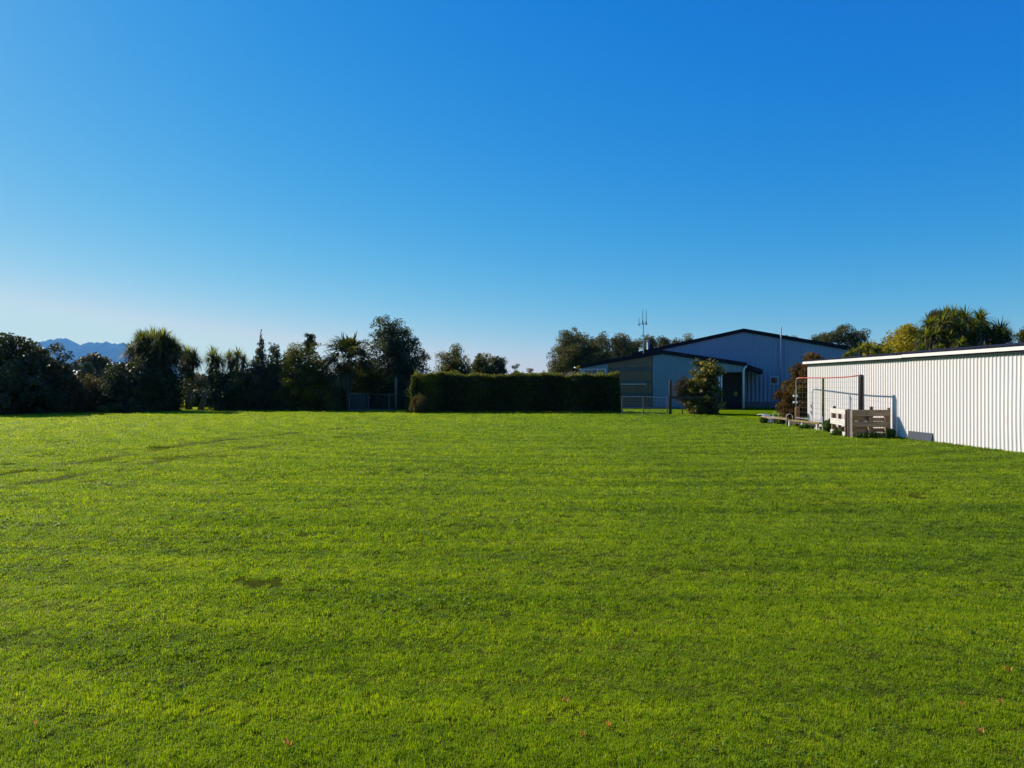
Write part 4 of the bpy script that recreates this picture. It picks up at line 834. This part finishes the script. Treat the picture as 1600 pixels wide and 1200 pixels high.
# ------------------------------------------------------------------ compost bin of pallets
def compost_bin():
    # near pallet faces the camera, side pallet runs along the lawn
    dF = 20.55; xL, xR = px(1330, dF), px(1387, dF); H = pz(637.5, dF)
    def pallet(name, label, O, u, n, W, H, mats, rows, blocks):
        root = thing(name, label, 'pallet', (*(np.array(O) + np.array(u) * W / 2), 0), 'pallets of the compost bin'); u3 = np.array([*u, 0.]); n3 = np.array([*n, 0.])
        c = lambda s, z, o: np.array([*O, 0.]) + u3 * s + n3 * o + np.array([0, 0, z])
        for i, (z0, z1) in enumerate(rows):
            s_ = rng.normal(0, .004); MB().box(c(W / 2, (z0 + z1) / 2, .058 + abs(s_)), (W + rng.normal(0, .01), .022, z1 - z0), ax=u3, ay=n3, az=np.array([0, 0, 1]) + u3 * rng.normal(0, .006)).build('board', M[mats[i % len(mats)]], root, bevel=.003)
        for s in blocks: MB().box(c(s, H / 2, 0), (.085, .092, H - .01), ax=u3, ay=n3).build('bearer', M['timber_red'], root, bevel=.004)
        return root, c, u3, n3
    rows = [(.01, .165), (.325, .50), (.655, .845)]
    root, c, u3, n3 = pallet('timber_pallet', 'weathered grey-brown pallet facing the lawn, front of the compost bin', (xL, dF), (1, 0), (0, -1), xR - xL, .84, ['timber_grey'], rows, (.05, (xR - xL) * .5, xR - xL - .05))
    W = xR - xL
    for z0, z1, a, b_ in ((.17, .318, .0, .52), (.17, .285, .53, .95), (.503, .65, .0, .50), (.503, .60, .52, .95), (.02, .15, 0, .97), (.68, .82, 0, .97)):
        MB().box(c(W * (a + b_) / 2, (z0 + z1) / 2, -.058), (W * (b_ - a), .02, z1 - z0), ax=u3, ay=n3).build('rear_board', M['timber_red' if z0 < .3 and a > .3 else 'timber_grey'], root)
    O2 = (px(1301, 22.35), 22.35); E2 = (px(1326, 20.85), 20.85); v = np.array(E2) - np.array(O2); W2 = np.linalg.norm(v); u2 = v / W2; n2 = np.array([u2[1], -u2[0]])
    if n2[0] > 0: n2 = -n2
    root, c, u3, n3 = pallet('timber_pallet', 'sunlit pale pallet forming the lawn side of the compost bin', O2, u2, n2, W2 * .93, .84, ['timber_pale'], [(.0, .14), (.33, .52), (.68, .83)], (.06, W2 * .45, W2 * .86))  # paler timber than the front pallet: sunlight put into its colour
    # post where the two pallets meet, end post by the shed, stakes
    for x, dd, w, h, mat, lab in ((1327, 20.72, .085, .86, 'timber_dark', 'dark square post where the two pallets of the compost bin meet'), (1388.6, 20.62, .06, .90, 'timber_grey', 'grey square post between the front pallet and the white shed')):
        X = px(x, dd); tag(MB().box((X, dd, h / 2), (w, w, h)).build('square_post', M[mat], None, origin=(X, dd, 0), bevel=.004), lab, 'post')
    for x, y0, y1, dd, lean, r, lab in ((1328.6, 636, 682, 20.42, 0, .011, 'thin pale stake in front of the compost bin corner'), (1285.3, 651, 673, 23.2, 0, .010, 'thin white stake beside the dark weeds')):
        X = px(x, dd); tag(MB().tube([(X, dd, -.05), (X + lean, dd, pz(y1 if y1 < y0 else y0, dd))], r, 6).build('stake', M['white_plastic' if x < 1300 else 'timber_pale'], None, origin=(X, dd, 0)), lab, 'stake')
    X = px(1328, 20.85); tag(MB().tube([(X, 20.85, .0), (X + .03, 20.9, .85), (X + .12, 21.0, 1.18)], .009, 5).build('bamboo_cane', M['timber_pale'], None, origin=(X, 20.85, 0)), 'leaning bamboo cane sticking out of the compost bin', 'cane')
    for x, y, dd, lab in ((1303.8, 634.5, 22.6, 'small dark block behind the pale pallet of the compost bin'), (1361.5, 635.5, 21.1, 'small grey block on a post behind the front pallet')):
        p = at(x, y, dd); b = MB().box((p[0], p[1], p[2] / 2), (.07, .06, p[2])); tag(b.build('marker_post', M['timber_dark'], None, origin=(p[0], p[1], 0)), lab, 'post')
    # old compost inside
    n = 900; P = np.stack([rng.uniform(xL + .1, xR - .15, n), rng.uniform(20.8, 21.9, n), rng.uniform(.02, .22, n)], 1)
    V, Q, T = leaves(P, .14, .06, np.clip(rng.normal(.4, .2, n), 0, 1)); tag(mesh_np('compost_heap', V, Q, M['leaf_skirt'], None, origin=((xL + xR) / 2, 21.3, 0), tint=T), 'heap of dead leaves inside the pallet compost bin', 'compost', kind='stuff')
compost_bin()

# ------------------------------------------------------------------ garden bench, hoops and white sheet
def plank_bench():
    a = np.array([px(1232, 26.0), 26.0]); b = np.array([px(1279, 24.0), 24.0]); u = (b - a) / np.linalg.norm(b - a); n = np.array([u[1], -u[0]]); L = np.linalg.norm(b - a)
    if n[0] > 0: n = -n
    root = thing('plank_bench', 'low mossy plank edging on short pale legs beside the wire gate', 'bench', (*((a + b) / 2), 0)); u3, n3 = np.array([*u, 0]), np.array([*n, 0]); c = lambda s, z, o=0: np.array([*a, 0]) + u3 * s + n3 * o + np.array([0, 0, z])
    MB().box(c(L / 2, .235, -.17), (L + .1, .36, .05), ax=u3, ay=n3).build('plank', M['moss'], root, bevel=.006)
    MB().box(c(L / 2, .175, -.0), (L, .03, .07), ax=u3, ay=n3).build('front_rail', M['timber_dark'], root)
    for s in (.12, L * .5, L - .05): MB().box(c(s, .10, .03), (.07, .05, .2), ax=u3, ay=n3).build('leg', M['timber_pale'], root, bevel=.004)
    MB().box(c(L * .79, .06, -.08), (L * .34, .02, .12), ax=u3, ay=n3).build('kick_board', M['timber_pale'], root)
    MB().box(c(L * .5, .12, -.6), (L * .9, .06, .1), ax=u3, ay=n3).build('rear_board', M['timber_pale'], root)
plank_bench()
for x, dd, w, lab in ((1212, 28.3, .22, 'farther small pale hoop above the garden edge'), (1233.5, 26.6, .24, 'nearer small pale hoop above the garden edge')):
    X = px(x, dd); P = [(X - w / 2, dd, -.03), (X - w / 2, dd, .36)] + [(X - w / 2 * math.cos(t), dd, .36 + .09 * math.sin(t)) for t in np.linspace(.5, 2.64, 5)] + [(X + w / 2, dd, .36), (X + w / 2, dd, -.03)]
    tag(MB().tube(P, .014, 6).build('garden_hoop', M['timber_pale'], None, origin=(X, dd, 0), smooth=True), lab, 'hoop', 'hoops by the garden edge')
def white_sheet():
    dd = 28.4; x0, x1 = px(1190.5, dd), px(1210, dd); nx, ny = 22, 14; V = []
    for j in range(ny):
        v = j / (ny - 1)
        for i in range(nx):
            u = i / (nx - 1); x = x0 + (x1 - x0) * u
            fold = .03 * math.sin(u * 17) + .02 * math.sin(u * 31 + 1)
            if v < .45: y = dd + .6 * (1 - v / .45); z = .36 + .03 * math.sin(u * 6) - .05 * (1 - v / .45) - .05 * u
            else:
                q = (v - .45) / .55; drop = (.10 if u < .42 else .32) * q; y = dd - .05 - fold * q; z = .36 + .03 * math.sin(u * 6) - .05 * u - drop
            V.append((x, y, z + .01 * math.sin(9 * u + 7 * v)))
    Q = [(j * nx + i, j * nx + i + 1, (j + 1) * nx + i + 1, (j + 1) * nx + i) for j in range(ny - 1) for i in range(nx - 1)]
    o = mesh_np('white_sheet', np.array(V), np.array(Q), M['white_plastic'], None, origin=((x0 + x1) / 2, dd, 0), smooth=True); s = o.modifiers.new('thick', 'SOLIDIFY'); s.thickness = .008
    tag(o, 'crumpled white plastic sheet draped over the end of the garden edge', 'plastic sheet')
    root = thing('garden_edging', 'low timber garden edging under the white sheet', 'edging', ((x0 + px(1232, 27)) / 2, 27.8, 0))
    A_, B_ = np.array([x0 + .05, dd + .12]), np.array([px(1231, 26.6), 26.6]); u = (B_ - A_) / np.linalg.norm(B_ - A_); L = np.linalg.norm(B_ - A_)
    c = (A_ + B_) / 2; MB().box((c[0], c[1], .26), (L, .14, .06), ax=(*u, 0), ay=(-u[1], u[0], 0)).build('board', M['timber_grey'], root)
    for f in (.02, .5, .97): p = A_ + u * L * f; MB().box((p[0], p[1] + .02, .11), (.07, .07, .24)).build('leg', M['timber_dark'], root)
white_sheet()
for x, yt, hw, dd, nl, mat, lab in ((1296, 655, 9, 22.9, 1700, 'leaf_weed', 'leafy green weeds between the plank edging and the pale pallet'), (1222, 655, 10, 27.3, 1300, 'leaf_weed', 'dark weeds under the garden edging'), (1193, 654, 6, 28.1, 600, 'leaf_weed', 'small weeds under the white sheet'),
                                    (1262, 668, 16, 24.6, 900, 'leaf_weed', 'low weeds between the legs of the mossy plank'), (1313, 676, 12, 21.4, 700, 'leaf_weed', 'weeds at the foot of the pale pallet'), (1391, 672, 5, 20.4, 450, 'leaf_weed', 'weed tuft at the shed end of the front pallet'), (1356, 680, 22, 20.35, 700, 'leaf_weed', 'low grassy fringe under the front pallet')):
    yb = HY + F * CH / dd
    tree('weed_clump', lab, 'weeds', x, yt, yb - 1, hw, dd, M[mat], nl=nl, nc=26, csz=.07, lf=(.075, .03), up=1.0, group='weeds along the white shed', depth=.16)

# ------------------------------------------------------------------ trees behind the white shed
SHB = 'trees behind the white shed'
tree('tree', 'golden yellow flowering tree behind the white shed', 'tree', 1400, 504, 600, 52, 36, M['leaf_gold'], [(.25, 0, .35, .6, .8, .6), (-.45, 0, .0, .55, .8, .5), (.55, 0, .0, .5, .8, .7), (0, 0, -.4, .95, 1, .6), (.35, 0, .62, .22, .4, .36)], nl=15000, nc=140, csz=.28, lf=(.09, .04), group=SHB)
tree('conifer', 'dark reddish conifer peeking out above the cabbage palms', 'conifer', 1466, 480, 600, 20, 44, M['leaf_conifer'], [(0, 0, .3, .7, 1, .7), (.3, 0, -.2, 1, 1, .8), (-.3, 0, .65, .25, .4, .3)], nl=7000, nc=70, csz=.25, lf=(.11, .04), group=SHB)
d = 31.5
cabbage('large many-headed cabbage tree above the middle of the white shed', (px(1492, d), d), [(1452, 507, d, .95), (1472, 505, d - .6, 1.1), (1490, 497, d, 1.0), (1508, 498, d + .3, 1.0), (1533, 500, d, .95), (1520, 515, d - .7, 1.0), (1462, 525, d - .8, .9), (1445, 528, d - .4, .9), (1498, 518, d - .9, 1.0), (1482, 530, d - 1, .9), (1540, 520, d - .3, .9), (1512, 535, d - .9, .9), (1478, 497, d + .4, .9)], SHB, ln=.74, nper=130, skirt=60, r0=.22)
cabbage('single-headed cabbage tree at the right of the big cluster', (px(1567, 31), 31), [(1563, 518, 31, 1.05), (1553, 526, 31.2, .85), (1570, 528, 30.8, .85)], SHB, ln=.72, nper=150, skirt=60, r0=.16)
cabbage('low cabbage tree with pale spiky leaves at the foot of the large one', (px(1500, 29.5), 29.5), [(1500, 538, 29.5, .7), (1468, 545, 29.6, .6), (1440, 545, 29.8, .6)], SHB, ln=.6, nper=110, skirt=0, r0=.12)
cabbage('low spiky flax-like clump over the far end of the white shed roof', (px(1345, 33), 33), [(1331, 553, 33, .7), (1345, 548, 33.2, .8), (1358, 545, 33, .7), (1372, 550, 32.8, .7), (1322, 558, 32.8, .5), (1388, 550, 33, .6)], SHB, ln=.62, nper=110, skirt=0, r0=.1, name='flax_clump', cat='flax')
tree('shrub', 'dark leafy mass below the heads of the large cabbage tree', 'shrub', 1505, 515, 610, 62, 33.5, M['leaf_olive'], [(0, 0, .1, .8, 1, .8), (.5, 0, -.2, .55, .8, .7), (-.5, 0, -.2, .55, .8, .7)], nl=14000, nc=110, lf=(.14, .05), csz=.3, group=SHB)
tree('tree', 'small olive tree at the right picture edge above the shed', 'tree', 1603, 514, 600, 16, 34, M['leaf_olive'], nl=4500, nc=50, csz=.25, lf=(.09, .045), group=SHB)

# ------------------------------------------------------------------ far trees seen through the gap at left
FT = 'far trees below the mountains'
for x, yt, hw, d, mat, nl, lab in ((152, 553, 26, 120, 'leaf_brown', 9000, 'round-topped far tree below the mountains'), (134, 566, 11, 105, 'leaf_blue', 4000, 'small dark far tree left of the round-topped one'), (118, 562, 9, 190, 'leaf_dark', 3000, 'dark far tree top below the highest peak'),
                                   (100, 566, 14, 150, 'leaf_olive', 4000, 'olive far tree at the left of the gap'), (182, 572, 16, 130, 'leaf_brown', 4000, 'brown far tree at the right of the gap'), (75, 560, 18, 160, 'leaf_olive', 4000, 'far tree half hidden by the dark left shrub'), (305, 585, 22, 95, 'leaf_brown', 4500, 'brownish far tree seen between the cabbage trunks'), (325, 590, 16, 110, 'leaf_dark', 3000, 'dark far tree seen beside the leaning trunk')):
    tree('tree', lab, 'tree', x, yt, HY + F * CH / d - 2, hw, d, M[mat], nl=nl, nc=50, lf=(.35, .18), csz=.16 * hw / F * d + .3, group=FT)
def far_house():
    d = 140; X0, X1 = px(100, d), px(130, d); z0, z1 = pz(588, d), pz(578, d); root = thing('farmhouse', 'far low farmhouse with pale roof below the mountains', 'house', ((X0 + X1) / 2, d, 0))
    MB().box(((X0 + X1) / 2, d + 2.5, z0 / 2), (X1 - X0, 5, z0)).build('wall', M['cream_wall'], root)
    MB().add([(X0 - .3, d - .3, z0), (X1 + .3, d - .3, z0), (X1 + .3, d + 2.5, z1), (X0 - .3, d + 2.5, z1), (X0 - .3, d + 5.3, z0), (X1 + .3, d + 5.3, z0)], [(0, 1, 2, 3), (3, 2, 5, 4), (0, 3, 4), (1, 5, 2), (0, 4, 5, 1)]).build('roof', M['white_trim'], root)
far_house()

# ------------------------------------------------------------------ fallen leaves on the lawn
for x, y, w, lab in ((884, 1101, 20, 'curled orange fallen leaf, the brightest near the middle front of the lawn'), (910, 1159, 13, 'small orange fallen leaf below the brightest one'), (951, 1142, 14, 'dull brown fallen leaf right of the two middle ones'), (450, 1175, 24, 'reddish fallen leaf at the front left of the lawn'),
                     (1531, 1154, 24, 'orange fallen leaf near the bottom right corner'), (1575, 1059, 18, 'thin orange fallen leaf at the right edge of the lawn'), (1504, 1113, 11, 'small brown fallen leaf, left of the pair near the bottom right'), (1562, 1109, 14, 'small brown fallen leaf, right of the pair near the bottom right'), (57, 1142, 8, 'tiny tan fallen leaf at the bottom left of the lawn')):
    d = gd(y); L = w / F * d * .6; X = px(x, d); z0 = float(gz(X, d)) + .03; a = rng.uniform(-.5, .5); V = []; Q = []
    for i in range(7):
        t = i / 6; wd_ = L * .36 * math.sin(math.pi * min(1, t * .95 + .06)) ** .7
        cx, cy, cz = (t - .5) * L, 0, .012 * math.sin(t * 7) + .015 * abs(t - .5)
        for k in (-1, 0, 1): V.append((X + cx * math.cos(a) - k * wd_ * math.sin(a), d + cx * math.sin(a) + k * wd_ * math.cos(a), z0 + cz + (.012 if k else 0)))
    for i in range(6):
        for k in range(2): n = i * 3 + k; Q.append((n, n + 1, n + 4, n + 3))
    tag(mesh_np('fallen_leaf', np.array(V), np.array(Q), M['leaf_fallen'], None, origin=(X, d, z0), smooth=True), lab, 'leaf', 'fallen leaves on the lawn')
